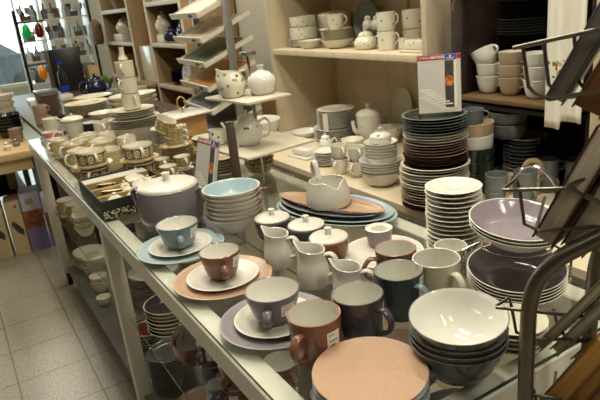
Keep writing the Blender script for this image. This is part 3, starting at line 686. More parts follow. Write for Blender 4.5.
for i, (xx, yy, R, m) in enumerate(((-.005, -.145, .026, W2), (.06, -.145, .026, W2), (-.07, -.142, .024, W2), (.0, .0, .02, W2), (-.01, -.06, .022, W2), (.085, .0, .02, W2))):
    single('trinket_box', lathe('trinket_box', [(0, 0, 0), (R * .9, 0, 0), (R, R * .3, 0), (R * .96, R * .8, 0), (R * .5, R * 1.2, 0), (R * .2, R * 1.3, 0), (R * .25, R * 1.6, 0), (0, R * 1.7, 0)], [m], 24), ('round white lidded trinket in the middle of the nearest gift compartment', 'round white lidded trinket nearest the tureen in the gift box', 'round white lidded trinket at the aisle corner of the gift box', 'white trinket in the very centre of the gift box', 'white trinket between the two nearest gift bowls', 'white trinket at the inner wall of the gift box')[i], 'trinket', (.458 + xx, 2.064 + yy, T + .0352), 0, 'white trinkets packed in the gift box')

# ================================================================== table: cream service at the far half
def pile(name, cat, n, x, y, R, h, s, mi, item, where, z=T, rf=.58, mo=None, group=None, top=None):
    m = plate(R, h, s, mi, mo or mi, mo or mi, rf, 1.3); mt = plate(R, h, s, top, mo or mi, mo or mi, rf, 1.3) if top else m
    stack(name, cat, n, x, y, z + .0005, s, lambda i: mt if i == n - 1 else m, item, where, group or f'{item}s {where}')
pile('plate', 'plate', 9, .885, 2.80, .088, .014, .0085, W2, 'cream plate', 'of the spread pile before the mug tower')
x, y = .80, 3.07
disc('bowl', 'bowl', 'deep cream bowl at the bottom of the mug tower', x, y, T + .0005, bowlm(.134, .075, .012, W2, W2, W2), 0)
pile('plate', 'plate', 4, x, y, .130, .014, .0105, W2, 'large cream plate', 'under the mug tower', T + .072)
pile('plate', 'plate', 4, x, y + .01, .112, .013, .0095, W2, 'cream dessert plate', 'under the mug tower', T + .117)
for i in range(3): cup('mug', f'cream mug, {ORD[2 - i]} of the tower on the cream plates', 'mug', x, y, T + .1575 + i * .080, .046, .079, W2, W2, W2, CAN, face(x, y, (20, -40, -15)[i]), 'cream mugs in a tower', (.84, .28), .024, .004, 1.6)
single('spout_vase', lathe('spout_vase', [(0, .002, 0), (.02, 0, 0), (.024, .01, 0), (.013, .03, 0), (.012, .06, 0), (.015, .068, 0), (.011, .068, 0), (.009, .03, 0), (0, .02, 0)], [W2]), 'slim cream bud vase standing on the mug tower', 'vase', (x, y, T + .1585 + .240))
single('wire_hoop', tubes('wire_hoop', [catmull([(-.05, 0, 0), (-.05, 0, .05), (-.02, 0, .1), (.03, 0, .115), (.075, 0, .08), (.085, 0, .0)], 6)], .003, CHROME), 'chrome hoop handle rising behind the mug tower', 'handle', (.93, 3.22, T + .02), face(.93, 3.22, 90))
cup('mug', 'cream pitcher mug beside the plate pile, handle forward', 'mug', .668, 3.26, T + .0005, .042, .09, W2, W2, W2, CAN, face(.668, 3.26, 10), 'cream mugs beside the plate pile', (.86, .3), .03, .0045, 1.6)
cup('mug', 'cream mug just behind the cream pitcher mug', 'mug', .735, 3.36, T + .0005, .04, .082, W2, W2, W2, CAN, face(.735, 3.36, -20), 'cream mugs beside the plate pile', (.86, .3), .026, .0045, 1.6)
o = thing('lidded_jar', 'cream lidded jar standing behind the gold cups', 'jar', (.565, 3.48, T + .0005))
obj('body', lathe('body', vessel([(.7, 0), (.78, .05), (.84, .4), (.92, .8), (1, 1)], .052, .095), [W2, W2, W2]), o); lid_parts(o, .06, .096, .02, W2, W2, None, .009, .012)
cup('mug', 'mug with blue and brown stripes behind the gold cups', 'mug', .632, 3.35, T + .0005, .044, .085, NAVY, W, W2, CAN, face(.632, 3.35, 30), None, (.84, .3), .024, .004, 1.5)
for i in range(3): cup('cup', f'cream cup, {ORD[2 - i]} in the nest at the far edge corner', 'cup', .462, 3.56, T + .0005 + i * .032, .042, .05, W2, W2, W2, TCUP, face(.462, 3.56, 70), 'cream cups nested at the far corner', (.8, .4), .016, .003, 1.5)
cup('mug', 'small white mug with a pink print near the far edge', 'mug', .41, 3.28, T + .0005, .04, .085, dotted('pink_print', (222, 214, 206), [(206, 90, 110), (200, 110, 120)], 18, .5, dens=.6), W, None, CAN, face(.41, 3.28, 100), None, (.84, .3), .022, .004, 1.5)
pile('saucer', 'saucer', 4, .408, 3.15, .05, .01, .006, W2, 'small white saucer', 'beside the pink printed mug')
# gold loop cake plate on carton
single('carton', box('carton', -.09, .09, -.075, .075, 0, .105, CARD, .003), 'plain brown carton under the white cake plate', 'box', (1.012, 2.925, T + .0005), .1)
ck = thing('cake_plate', 'square white cake plate with a golden ring handle', 'plate', (1.012, 2.925, T + .107), .15)
obj('plate', box('plate', -.115, .115, -.115, .115, 0, .008, W, .003), ck)
obj('ring_handle', tubes('ring_handle', [[(.024 * math.cos(a), 0, .058 + .03 * math.sin(a)) for a in [2 * PI * k / 28 for k in range(28)]]], .0035, GOLDRIM, closed=True), ck, label='golden ring handle')
obj('stem', lathe('stem', [(0, .008, 0), (.009, .008, 0), (.004, .016, 0), (.004, .03, 0), (0, .03, 0)], [GOLDRIM], 14), ck)

# ================================================================== shelf under the glass
L = .46; B = .13
cup('mug', 'white mug with a gold band on the lower shelf, farthest of three', 'mug', .418, 3.40, L + .0005, .045, .085, GOLDT, W, None, CAN, face(.418, 3.4, -50), 'gold banded mugs on the lower shelf', (.84, .3), .024, .004, 1.5)
cup('mug', 'white mug with a gold band on the lower shelf, middle one', 'mug', .44, 3.28, L + .0005, .045, .085, GOLDT, W, None, CAN, face(.44, 3.28, -50), 'gold banded mugs on the lower shelf', (.84, .3), .024, .004, 1.5)
cup('mug', 'white mug with a gold band on the lower shelf, nearest of three', 'mug', .455, 3.16, L + .0005, .045, .085, GOLDW, W, None, CAN, face(.455, 3.16, -50), 'gold banded mugs on the lower shelf', (.84, .3), .024, .004, 1.5)
for i in range(3): disc('bowl', 'bowl', f'footed white bowl, {ORD[2 - i]} on the lower shelf before the gold mugs', .425, 2.96, L + .0005 + i * .03, bowlm(.05, .05, .02, W2, W2, W2), i, 'footed white bowls on the lower shelf')
pile('saucer', 'saucer', 5, .455, 2.72, .06, .012, .012, SPRIG, 'sprigged saucer', 'on the lower shelf by the middle leg')
for i in range(2): disc('dish', 'dish', ('white oval dish standing on the bottom shelf by the far leg', 'white oval dish on the bottom shelf, tipped over the other')[i], .475 + .004 * i, 3.34, B + .0005 + i * .05, lathe('od', dish(.09, .05, .05, 1.6, .01), [W2, W2, W2], 40, None, 1, 1.3), .4, 'white oval dishes on the bottom shelf', tilt=(0, 0))
for i in range(5): disc('bowl', 'bowl', f'cream bowl, {ORD[4 - i]} of the tall nest on the bottom shelf', .47, 3.15, B + .0005 + i * .022, bowlm(.072, .055, .02, W2, W2, W2), i, 'cream bowls on the bottom shelf')
for i in range(3): disc('bowl', 'bowl', f'small white bowl, {ORD[2 - i]} of the short nest on the bottom shelf', .435, 2.98, B + .0005 + i * .022, bowlm(.045, .05, .02, W2, W2, W2), i, 'small white bowls on the bottom shelf')
disc('bowl', 'bowl', 'tiny white bowl alone on the bottom shelf by the middle leg', .415, 2.82, B + .0005, bowlm(.036, .045, .02, W2, W2, W2), 0)
pile('plate', 'plate', 10, .484, 2.0, .095, .014, .0135, W, 'brown rimmed white plate', 'of the lower shelf pile behind the leg', L, .55, TAUPE, 'brown rimmed plates on the lower shelf')
BM = bowlm(.082, .036, .012, PURPLE_D, W2, RIMW, .5, 1.5)
stack('soup_bowl', 'bowl', 7, .452, 1.755, L + .0005, .0135, lambda i: BM, 'dark grey bowl', 'on the lower shelf beyond the copper mugs', 'dark grey bowls on the lower shelf')
for i in range(2): cup('mug', ('copper mug nested at the bottom of the tipped pair below', 'copper mug tipped into the other one on the lower shelf')[i], 'mug', .432 - .012 * i, 1.545 - .012 * i, L + .022 + i * .024, .044, .085, COPPER, W, RIMR, MUG, face(.425, 1.535, 190), 'copper mugs nested on the lower shelf', (.8, .28), .028, .004, 1.8, None, (0, -.5), COPPER)
for i in range(2): cup('mug', ('black mug at the bottom of the pair on the lower shelf', 'black mug on top of the pair with a white label')[i], 'mug', .455, 1.408 - .004 * i, L + .0005 + i * .072, .041, .071, PURPLE_D, W, None, MUG, face(.455, 1.408, (5, -40)[i]), 'black mugs stacked on the lower shelf', (.8, .28), .026, .004, 1.8, ((50, .4, .85), (30, .4, .85))[i])
for i in range(2): cup('mug', ('dark copper mug at the bottom of the pair near the frame', 'dark copper mug on top with a label near the frame')[i], 'mug', .465, 1.275 - .006 * i, L + .0005 + i * .072, .0435, .071, COPPER, W, None, MUG, face(.465, 1.275, (-60, -30)[i]), 'dark copper mugs stacked on the lower shelf', (.8, .28), .026, .004, 1.8, (40, .4, .85))
cup('mug', 'slate blue mug beside the black pair, handle outwards', 'mug', .425, 1.318, L + .0005, .03, .06, BLUE, W, None, MUG, face(.425, 1.318, -35), None, (.8, .28), .024, .0036, 1.8)
for i, (x, y, m, t) in enumerate(((.60, 1.28, COPPER, 'copper mug seen through the table glass by the grey saucer'), (.63, 1.08, TEAL, 'teal mug seen through the glass below the copper mug'), (.72, .95, PURPLE_D, 'plum mug seen through the glass under the big bowls'), (.56, .95, COPPER, 'copper mug deep under the glass by the corner plate'), (.72, 1.3, W2, 'white mug seen through the glass by the creamers'))):
    cup('mug', t, 'mug', x, y, L + .0005, .052, .075, m, W, None, MUG, face(x, y, 30), 'mugs on the shelf under the glass', (.8, .28), .026, .004, 1.8, (60, .4, .85))
PLD = plate(.083, .014, .0115, SLATE, W2, RIMG, .58, 1.3)
stack('plate', 'plate', 13, .47, 1.955, B + .0005, .0115, lambda i: PLD, 'dark slate plate', 'of the pile on the bottom shelf', 'slate plates on the bottom shelf')
pile('plate', 'plate', 6, .49, 2.32, .07, .014, .011, REDG, 'deep red plate', 'of the pile on the bottom shelf', B, .55, W2, 'red plates on the bottom shelf')
PLT = plate(.09, .014, .012, TAUPE, TAUPE, TAUPE, .58, 1.3)
stack('plate', 'plate', 8, .47, 1.66, B + .0005, .012, lambda i: PLT, 'brown plate', 'of the pile on the bottom shelf nearest the shopper', 'brown plates on the bottom shelf')
for x, y, n, m, it, wh in ((.66, 2.1, 9, W2, 'white plate', 'of the middle pile on the lower shelf'), (.7, 2.7, 8, W2, 'cream plate', 'of the far middle pile on the lower shelf'), (.85, 1.5, 8, SLATE, 'slate plate', 'of the inner pile on the lower shelf')):
    pile('plate', 'plate', n, x, y, .09, .014, .012, m, it, wh, L)

for x, y, n, m, it, wh in ((.56, .72, 7, SLATE, 'slate plate', 'under the glass at the table corner'), (.80, .80, 8, PURPLE_D, 'plum plate', 'under the glass below the wire stand'), (.88, 1.1, 7, TAUPE, 'brown plate', 'under the glass below the egg cup')):
    pile('plate', 'plate', n, x, y, .10, .014, .012, m, it, wh, L)
# ================================================================== bookcase, deck and crate
DZ = .72
bc = thing('bookcase', 'pale birch bookcase holding the sprigged china against the wall', 'bookcase', (0, 0, 0))
for y in (3.095, 1.815): obj('side_panel', box('side_panel', 1.65, 2.08, y - .014, y + .014, .7205, 2.1, BIRCHV, .002), bc)
for z in (1.19, 1.66, 2.08): obj('shelf', box('shelf', 1.655, 2.08, 1.83, 3.08, z - .015, z + .015, BIRCH, .002), bc)
obj('back_panel', box('back_panel', 2.081, 2.095, 1.80, 3.11, .7205, 2.1, BIRCHV, 0), bc)
single('counter', boxes('counter', [(1.32, 2.115, .70, 3.14, .69, .72), (1.345, 2.05, .72, 3.12, 0, .6895)], BIRCH, .002), 'pale birch counter running below the bookcase with china on it', 'counter')
cp = thing('cabinet', 'pale birch cabinet side framing the dark crate and the hanging cloth', 'cabinet', (0, 0, 0))
obj('side_panel', box('side_panel', 1.62, 2.08, 1.045, 1.073, .7205, 2.1, BIRCHV, .002), cp)
obj('back_panel', box('back_panel', 2.081, 2.095, 1.073, 1.79, .7205, 2.1, DARKW, 0), cp)
obj('top', box('top', 1.65, 2.08, 1.073, 1.79, 1.9, 1.93, BIRCH, .002), cp)
cr = thing('crate', 'dark old wooden crate shelf stacked with cups and dark plates', 'crate', (0, 0, 0))
obj('side_board', box('side_board', 1.70, 2.07, 1.655, 1.675, .725, 1.479, DARKW, .003), cr)
obj('side_board', box('side_board', 1.70, 2.07, 1.12, 1.14, .725, 1.479, DARKW, .003), cr)
obj('back_board', box('back_board', 2.05, 2.07, 1.14, 1.655, .725, 1.479, DARKW, 0), cr)
obj('corner_post', box('corner_post', 1.67, 1.70, 1.635, 1.69, .73, 1.43, DARKW, .004), cr)
obj('top_beam', box('top_beam', 1.655, 1.70, 1.62, 1.73, 1.43, 1.47, DARKW, .004), cr)
obj('shading_top_board', box('shading_top_board', 1.83, 2.07, 1.12, 1.675, 1.48, 1.50, DARKW, .003), cr)  # top above the view, cut back to shade the rear plates, not the cups
obj('shelf_board', box('shelf_board', 1.655, 2.045, 1.14, 1.65, 1.045, 1.062, PLANKW, .003), cr)
obj('shelf_board', box('shelf_board', 1.668, 2.045, 1.14, 1.65, 1.018, 1.034, DARKW, .003), cr)
obj('string', tubes('string', [catmull([(1.65, 1.64, 1.45), (1.648, 1.635, 1.42), (1.646, 1.65, 1.395), (1.648, 1.655, 1.37)], 5)], .003, plain('twine', (150, 110, 60), .9), 6), cr)
# cups in the crate
for (x, y, m, hue, n) in ((1.752, 1.580, W, 'white', 3), (1.752, 1.476, BEIGE, 'sand coloured', 3), (1.742, 1.358, W, 'white', 3)):
    wh = {1.580: 'of the column by the crate post', 1.476: 'of the middle column in the crate', 1.358: 'of the column beside the hanging cloth'}[y]
    for i in range(n):
        tp = (0, -.45) if (y == 1.580 and i == 2) else (0, 0)
        cup('cup', f'{hue} cup, {ORD[n - 1 - i]} {wh}', 'cup', x, y, 1.0625 + i * .045 + (.010 if tp[1] else 0), .0465, .064, m, W, None, TCUP if i else CUP, face(x, y, 55), 'cups stacked in the crate', (.85, .4), .018, .0035, 1.7, None, tp)
PD = plate(.108, .015, .0105, BLK, BLK, DKBRN, .6, 1.3); PD2 = plate(.108, .015, .0105, DKBRN, DKBRN, SLATE, .6, 1.3)
stack('plate', 'plate', 30, 1.92, 1.545, 1.0625, .0105, lambda i: (PD, PD2)[(i // 6) % 2], 'dark plate', 'of the shadowed pile inside the crate', 'dark plates piled inside the crate')
# hanging cloth
V, F, MI = [], [], []; nu, nv = 36, 24
for j in range(nv + 1):
    for i in range(nu + 1):
        s = i / nu; y = 1.237 - s * .135; z = 1.62 - j / nv * .61 + (.015 if s > .45 else -.012) * (j / nv)
        V.append((1.628 + .005 * math.sin(s * 11) * (.4 + .6 * j / nv) + .002 * math.sin(s * 23 + 1), y, z))
for j in range(nv):
    for i in range(nu): F.append((j * (nu + 1) + i, j * (nu + 1) + i + 1, (j + 1) * (nu + 1) + i + 1, (j + 1) * (nu + 1) + i))
tc = NT('embroidered_linen'); v = tc.coord(); vo = tc.n('ShaderNodeTexVoronoi'); vo.inputs['Scale'].default_value = 70; tc.l(v, vo.inputs['Vector'])
sp = tc.n('ShaderNodeSeparateXYZ'); tc.l(v, sp.inputs[0]); sc_ = tc.n('ShaderNodeSeparateColor'); tc.l(vo.outputs['Color'], sc_.inputs[0])
band = tc.math('MULTIPLY', tc.math('LESS_THAN', tc.math('ABSOLUTE', tc.math('SUBTRACT', sp.outputs[2], 1.185)), .028), tc.math('GREATER_THAN', sp.outputs[1], 1.16))
ink = tc.math('MULTIPLY', tc.math('MULTIPLY', band, tc.math('LESS_THAN', vo.outputs['Distance'], .5)), tc.math('GREATER_THAN', sc_.outputs[1], .35))
cm = tc.base(tc.mix(ink, lin((226, 221, 204)), tc.ramp(sc_.outputs[0], [(0, lin((160, 50, 40))), (.4, lin((206, 150, 50))), (.7, lin((110, 120, 60)))], True)), .9)
me = mesh('cloth', V, F, [cm]); o = single('towel', me, 'white linen towel with a small embroidered flower band hanging by the crate', 'towel')
mo_ = o.modifiers.new('thick', 'SOLIDIFY'); mo_.thickness = .003
# --- middle shelf of the bookcase (z 1.205)
S = 1.2055
def cuplike(label, x, y, z, R, h, mat, d, group=None, lid=False, pts=CAN, name='cup', cat='cup', out=.02):
    return cup(name, label, cat, x, y, z, R, h, mat, W2, None, pts, face(x, y, d), group, (.85, .3), out, .0035, 1.5)
pile('plate', 'plate', 6, 1.80, 2.965, .085, .014, .0065, BLUERIM, 'blue banded plate', 'under the sprigged lidded pot', S)
o = thing('casserole', 'sprigged casserole with two stacked bodies on blue banded plates', 'casserole', (1.80, 2.96, S + .0415))
obj('body', lathe('body', vessel([(.85, 0), (.93, .05), (1, .3), (1, 1)], .078, .065), [SPRIG, W, W]), o)
obj('upper_body', lathe('upper_body', vessel([(.85, 0), (.93, .05), (1, .3), (1, 1)], .074, .055), [SPRIG, W, W]), o, (0, 0, .0655))
o = thing('tureen', 'oval white tureen with a lid at the back of the middle shelf', 'tureen', (1.978, 2.91, S), .8)
obj('body', lathe('body', vessel([(.6, 0), (.75, .1), (.95, .5), (1, 1)], .095, .15), [W2, W, W]), o); lid_parts(o, .094, .152, .02, W2, W2)
disc('bowl', 'bowl', 'white bowl between the casserole and the plate pile', 1.735, 2.80, S, bowlm(.066, .042, .008, W2, W2, W2), 0)
disc('bowl', 'bowl', 'wide white bowl at the bottom of the shelf plate pile', 1.78, 2.60, S, bowlm(.088, .045, .012, W2, W2, W2), 0)
pile('plate', 'plate', 7, 1.78, 2.60, .083, .014, .0085, W2, 'white plate', 'of the pile carrying the sprigged jug', S + .0305)
cuplike('sprigged jug with a handle on top of the shelf plate pile', 1.775, 2.60, S + .0905, .044, .075, SPRIG, 70, name='jug', cat='jug', pts=TCUP)
disc('saucer', 'saucer', 'saucer leaning by the sprigged jug on the plate pile', 1.745, 2.665, S + .0905, plate(.03, .008, .005, SPRIG, W, W), 0)
single('board', box('board', -.07, .07, -.008, .008, 0, .28, BOARDW, .004), 'tall pale board leaning at the back of the middle shelf', 'board', (2.06, 2.73, S), (0, 0, PI / 2))
disc('plate', 'plate', 'dark rimmed plate standing on edge behind the plate pile', 2.02, 2.655, S + .108, plate(.108, .014, .006, STONE, STONE, STONE), 0, None, (1, 1, 1), (0, -1.42))
teapot('round sprigged sugar pot with a lid on the middle shelf', 1.765, 2.345, S, .056, .06, SPRIG, face(1.765, 2.345, -90), None, False, name='sugar_pot')
o = thing('cake_stand', 'grey footed stand carrying two sprigged shakers', 'stand', (1.92, 2.46, S))
obj('foot', lathe('foot', [(0, 0, 0), (.035, 0, 0), (.036, .004, 0), (.012, .012, 0), (.01, .06, 0), (.03, .068, 0), (.08, .072, 0), (.082, .078, 0), (0, .076, 0)], [STONE]), o)
for k, (dx, dy, t) in enumerate(((-.02, .035, 'sprigged shaker on the grey stand, nearer the plate pile'), (-.02, -.035, 'sprigged shaker on the grey stand, nearer the cups'))):
    single('shaker', lathe('shaker', [(0, 0, 0), (.024, 0, 0), (.03, .012, 0), (.026, .035, 0), (.016, .045, 0), (.017, .055, 0), (.01, .064, 0), (0, .066, 0)], [SPRIG]), t, 'shaker', (1.92 + dx, 2.46 + dy, S + .0785), 0, 'sprigged shakers')
for k, (x, y, t) in enumerate(((1.765, 2.185, 'first column from the sugar pot'), (1.85, 2.11, 'second column from the sugar pot'), (1.93, 2.03, 'rear column beside the panel'))):
    for i in range(2): cuplike(f'tall sprigged cup, {("lower", "upper")[i]} one in the {t}', x, y, S + i * .083, .043, .082, SPRIG, 60, 'tall sprigged cups on the middle shelf')
cuplike('sprigged cup with a lid between the two cup columns', 1.79, 2.09, S, .03, .05, SPRIG, 40)
o = thing('butter_dish', 'sprigged butter dish with a rectangular cover on the middle shelf', 'butter dish', (1.75, 1.955, S), 0)
obj('base', box('base', -.05, .05, -.075, .075, 0, .01, W2, .004), o); obj('cover', box('cover', -.036, .036, -.056, .056, .0102, .05, SPRIG, .008), o)
disc('plate', 'plate', 'sprigged plate standing on edge behind the cup columns', 2.04, 2.2, S + .10, plate(.10, .014, .006, SPRIG, SPRIG, SPRIG), 0, None, (1, 1, 1), (0, -1.42))
o = thing('brass_figure', 'small brass ornament rising behind the sprigged cups', 'ornament', (1.96, 2.255, S)); obj('stem', lathe('stem', [(0, 0, 0), (.03, 0, 0), (.006, .02, 0), (.005, .14, 0), (.012, .16, 0), (.006, .18, 0), (.012, .21, 0), (0, .23, 0)], [GOLDRIM], 16), o)
# --- counter (z .72)
D = DZ + .0005
o = thing('butter_dish', 'white sprigged butter dish on the counter edge', 'butter dish', (1.455, 2.49, D), .1)
obj('base', box('base', -.055, .055, -.08, .08, 0, .01, W, .004), o); obj('cover', box('cover', -.04, .04, -.06, .06, .0102, .045, SPRIG2, .01), o)
disc('bowl', 'bowl', 'shallow sprigged bowl on the counter beside the bookcase panel', 1.69, 2.86, D, lathe('sb', dish(.082, .032, .045, 1.5, .007), [W, SPRIG2, W], 44), 0)
disc('bowl', 'bowl', 'large plain white bowl at the far end of the counter', 1.47, 3.0, D, bowlm(.128, .12, .012, W, W, W, .45, 1.5, 56), 0)
pile('plate', 'plate', 6, 1.76, 2.66, .118, .018, .0105, BLUERIM, 'large blue banded plate', 'at the bottom of the back pile', D - .0005, .58, W, 'large blue banded plates on the counter')
pile('plate', 'plate', 9, 1.775, 2.665, .104, .018, .0105, BLUERIM, 'blue banded plate', 'of the back pile before the panel', D + .064, .58, W, 'blue banded plates on the counter', SPRIG2)
o = thing('coffee_pot', 'tall white sprigged coffee pot on the counter', 'coffee pot', (1.85, 2.475, D), face(1.85, 2.475, -60))
obj('body', lathe('body', vessel([(.75, 0), (.8, .04), (.95, .3), (.97, .55), (1, .9), (1.02, 1)], .064, .135), [SPRIG2, W, W]), o)
lid_parts(o, .066, .1365, .03, W, W, None, .012, .028)
V, F = tube(catmull([(-.055, 0, .115), (-.095, 0, .115), (-.1, 0, .07), (-.058, 0, .035)], 6), .006, 10, (0, 1, 0), 1.4); obj('handle', mesh('handle', V, F, [W]), o)
V, F = tube(catmull([(.05, 0, .05), (.085, 0, .07), (.095, 0, .12)], 6), [.018, .017, .016, .015, .014, .013, .012, .011, .010, .009, .009, .009, .009], 10); obj('spout', mesh('spout', V, F, [W]), o)
disc('bowl', 'bowl', 'white salad bowl at the back of the counter beside the coffee pot', 1.87, 2.345, D, bowlm(.075, .085, .01, SPRIG2, SPRIG2, W, .5, 1.6), 0)
disc('platter', 'platter', 'large pale oval platter standing against the bookcase back', 2.035, 2.41, D + .125, lathe('ovl', dish(.125, .016, .085, 1.4, .006, maxrim=.008), [W, CRK, W], 56, None, 1, .62), 0, None, (1, 1, 1), (0, -1.40))
disc('bowl', 'bowl', 'small lidless sprigged dish before the coffee pot', 1.705, 2.43, D, bowlm(.06, .045, .01, SPRIG2, SPRIG2, W), 0)
pile('plate', 'plate', 7, 1.445, 2.275, .062, .014, .009, BLUERIM, 'small blue banded plate', 'of the pile on the counter edge', D - .0005, .55, W, 'small blue banded plates on the counter')
teapot('small sprigged milk pot standing behind the small plate pile', 1.50, 2.36, D + .0, .036, .1, SPRIG2, face(1.5, 2.36, -90), None, False)
single('price_holder', box('price_holder', -.013, .013, -.0015, .0015, 0, .21, GLASS, .0), 'tall narrow clear price holder standing before the blue banded plates', 'price holder', (1.535, 2.40, D + .0), face(1.535, 2.4, 90))
single('price_tag', box('price_tag', -.012, .012, -.0022, -.0018, .12, .21, plain('pink_card', (222, 206, 192), .6), .0), 'pale pink price card at the top of the clear holder', 'price tag', (1.535, 2.40, D + .0), face(1.535, 2.4, 90))
for k, (x, y, t) in enumerate(((1.40, 2.10, 'farther column on the counter edge'), (1.425, 2.01, 'nearer column on the counter edge'))):
    for i in range(2): cuplike(f'sprigged white cup, {("lower", "upper")[i]} one in the {t}', x, y, D + i * .062, .037, .07, SPRIG2, (-30, 20)[i], 'sprigged cups stacked on the counter', pts=TCUP)
disc('bowl', 'bowl', 'deep white bowl at the bottom of the bowl tower on the counter', 1.43, 1.848, D, bowlm(.085, .06, .012, W, W, W, .5), 0)
WB = bowlm(.088, .04, .011, W, W, W, .5, 1.5); stack('soup_bowl', 'bowl', 4, 1.43, 1.848, D + .034, .011, lambda i: WB, 'wide white soup bowl', 'of the bowl tower on the counter', 'wide white soup bowls in the tower')
WB2 = bowlm(.068, .035, .0115, W, W, W, .5, 1.5); stack('bowl', 'bowl', 6, 1.435, 1.85, D + .085, .0115, lambda i: WB2, 'small white bowl', 'of the bowl tower on the counter', 'small white bowls in the tower')
o = thing('sugar_pot', 'small sprigged lidded pot with a red sticker on the bowl tower', 'sugar bowl', (1.435, 1.85, D + .157), face(1.435, 1.85))
obj('body', lathe('body', vessel([(.6, 0), (.8, .2), (1, .6), (.95, 1)], .046, .035), [SPRIG2, W, W]), o); lid_parts(o, .044, .036, .02, SPRIG2, W)
obj('sale_sticker', box('sale_sticker', .0445, .0455, -.03, -.012, .004, .02, plain('red_sticker', (214, 60, 36), .5), 0), o, label='red sticker')
single('napkin', box('napkin', -.03, .03, -.012, .012, 0, .07, plain('sage_cloth', (150, 160, 130), .9), .004), 'folded sage green napkin behind the sprigged cups', 'napkin', (1.60, 2.27, D), .6)
# dark plate tower
x, y = 1.405, 1.512; zz = D; n = 0
seq = [(BEIGE, DKBRN, .120)] * 2 + [(DKBRN, BEIGE, .120)] * 6 + [(W2, W2, .120)] * 5 + [(BLK, W2, .120)] * 3 + [(BEIGE, DKBRN, .112)] * 3 + [(DKBRN, TAUPE, .112)] * 5 + [(W2, W2, .111)] * 3 + [(BLK, STONE, .112)] * 6
dk = len(seq)
names = {BLK.name: 'black plate', DKBRN.name: 'dark brown plate', W2.name: 'cream plate', BEIGE.name: 'sand plate'}
for i, (a, b, R) in enumerate(seq):
    ox = 0 if R > .115 else .016
    lab = f'{names[a.name]}, {ORD[dk - 1 - i]} of the dark plate tower under the large leaflet'
    disc('plate', 'plate', lab, x + ox + random.uniform(-.003, .003), y + ox * .6 + random.uniform(-.003, .003), zz + i * .0098, plate(R, .015, .0096, a, a, b, .6, 1.3, maxrim=.010), i, 'plates of the dark tower')
zt = zz + dk * .0098 + .004
leaflet('large offer leaflet standing on the dark plate tower', x + .030, y - .004, zt, face(x, y, 90) + .04, .142, .198, -.10)
# coloured bowls
x, y = 1.602, 1.522
hb = [(DKBRN, 'dark brown bowl at the bottom of the coloured bowl tower', 0), (DKGREEN, 'bottle green bowl, second from the bottom of the coloured tower', .05), (DKGREEN, 'tilted bottle green bowl in the middle of the coloured tower', .10), (W, 'white bowl, second from the top of the coloured tower', -.03), (BEIGE, 'sand coloured bowl on top of the coloured tower', 0)]
for i, (m, t, tl) in enumerate(hb): disc('bowl', 'bowl', t, x, y, D + i * (.047 if i < 3 else .0455) + (.004 if i == 2 else 0), lathe('deep', vessel([(.7, 0), (.8, .06), (.9, .25), (.97, .6), (1, 1)], .077, .082, .004), [m, m, m]), 0, 'deep bowls of the coloured tower', tilt=(tl * .6, 0))
cup('mug', 'slate grey mug on top of the coloured bowl tower', 'mug', x - .03, y - .03, D + .269, .040, .05, SLATE, STONE, STONE, CAN, face(x, y, 75), None, (.85, .35), .02, .0032, 1.4)
x, y = 1.78, 1.435
GP = plate(.082, .02, .0145, BEIGE, SLATE, BEIGE, .6, 1.3); GP2 = plate(.074, .02, .0145, SLATE, SLATE, SLATE, .6, 1.3)
GPb = plate(.074, .02, .0145, BEIGE, BEIGE, BEIGE, .6, 1.3)
stack('plate', 'plate', 13, x, y, D, .0143, lambda i: GP if i == 12 else (GPb if i < 5 else GP2), lambda i: 'sand plate' if i < 5 or i == 12 else 'slate plate', 'of the pile under the crate shelf', 'sand and slate plates under the crate shelf')
for i in range(2): disc('bowl', 'bowl', ('slate grey bowl, lower one on the sand and slate plates', 'slate grey bowl, upper one on the sand and slate plates')[i], x - .04, y + .04, D + .19 + i * .045, lathe('deep2', vessel([(.8, 0), (.88, .08), (.96, .4), (1, 1)], .07, .05, .004), [SLATE, STONE, STONE]), 0, 'slate grey bowls under the crate shelf')
for (x, y, n, t) in ((1.53, 1.345, 2, 'behind the tall saucer pile'), (1.62, 1.30, 2, 'behind the chrome handle loop'), (1.78, 1.33, 2, 'before the black pans'), (1.83, 1.25, 2, 'nearest the cabinet side')):
    for i in range(n): cup('mug', f'stone grey mug, {ORD[n - 1 - i]} of the column {t}', 'mug', x, y, D + i * .058, .0385, .06, STONE, STONE, None, CAN, face(x, y, 40 + 50 * i), 'stone grey mugs stacked on the counter', (.85, .35), .02, .0032, 1.5)
bd = thing('chopping_board', 'small wooden board with a hanging hole standing among the grey mugs', 'board', (1.672, 1.385, D), (0.0, -.12, face(1.6, 1.36)))
bm = bmesh.new()
obj('board', box('board', -.006, .006, -.085, .085, 0, .078, BOARDW, .004), bd)
obj('grip', tubes('grip', [[(0, .06 + .028 * math.cos(a), 0.094 + .028 * math.sin(a)) for a in [2 * PI * k / 24 for k in range(24)]]], .010, BOARDW, closed=True, side=(1, 0, 0), flat=.6), bd)
for i in range(2): disc('pan', 'pan', ('black pan, lower one in the dark corner under the towel', 'black pan, upper one in the dark corner under the towel')[i], 1.955, 1.27, D + i * .05, bowlm(.088, .06, .02, BLK, BLK, BLK, .7, 1.3), 0, 'black pans under the towel')
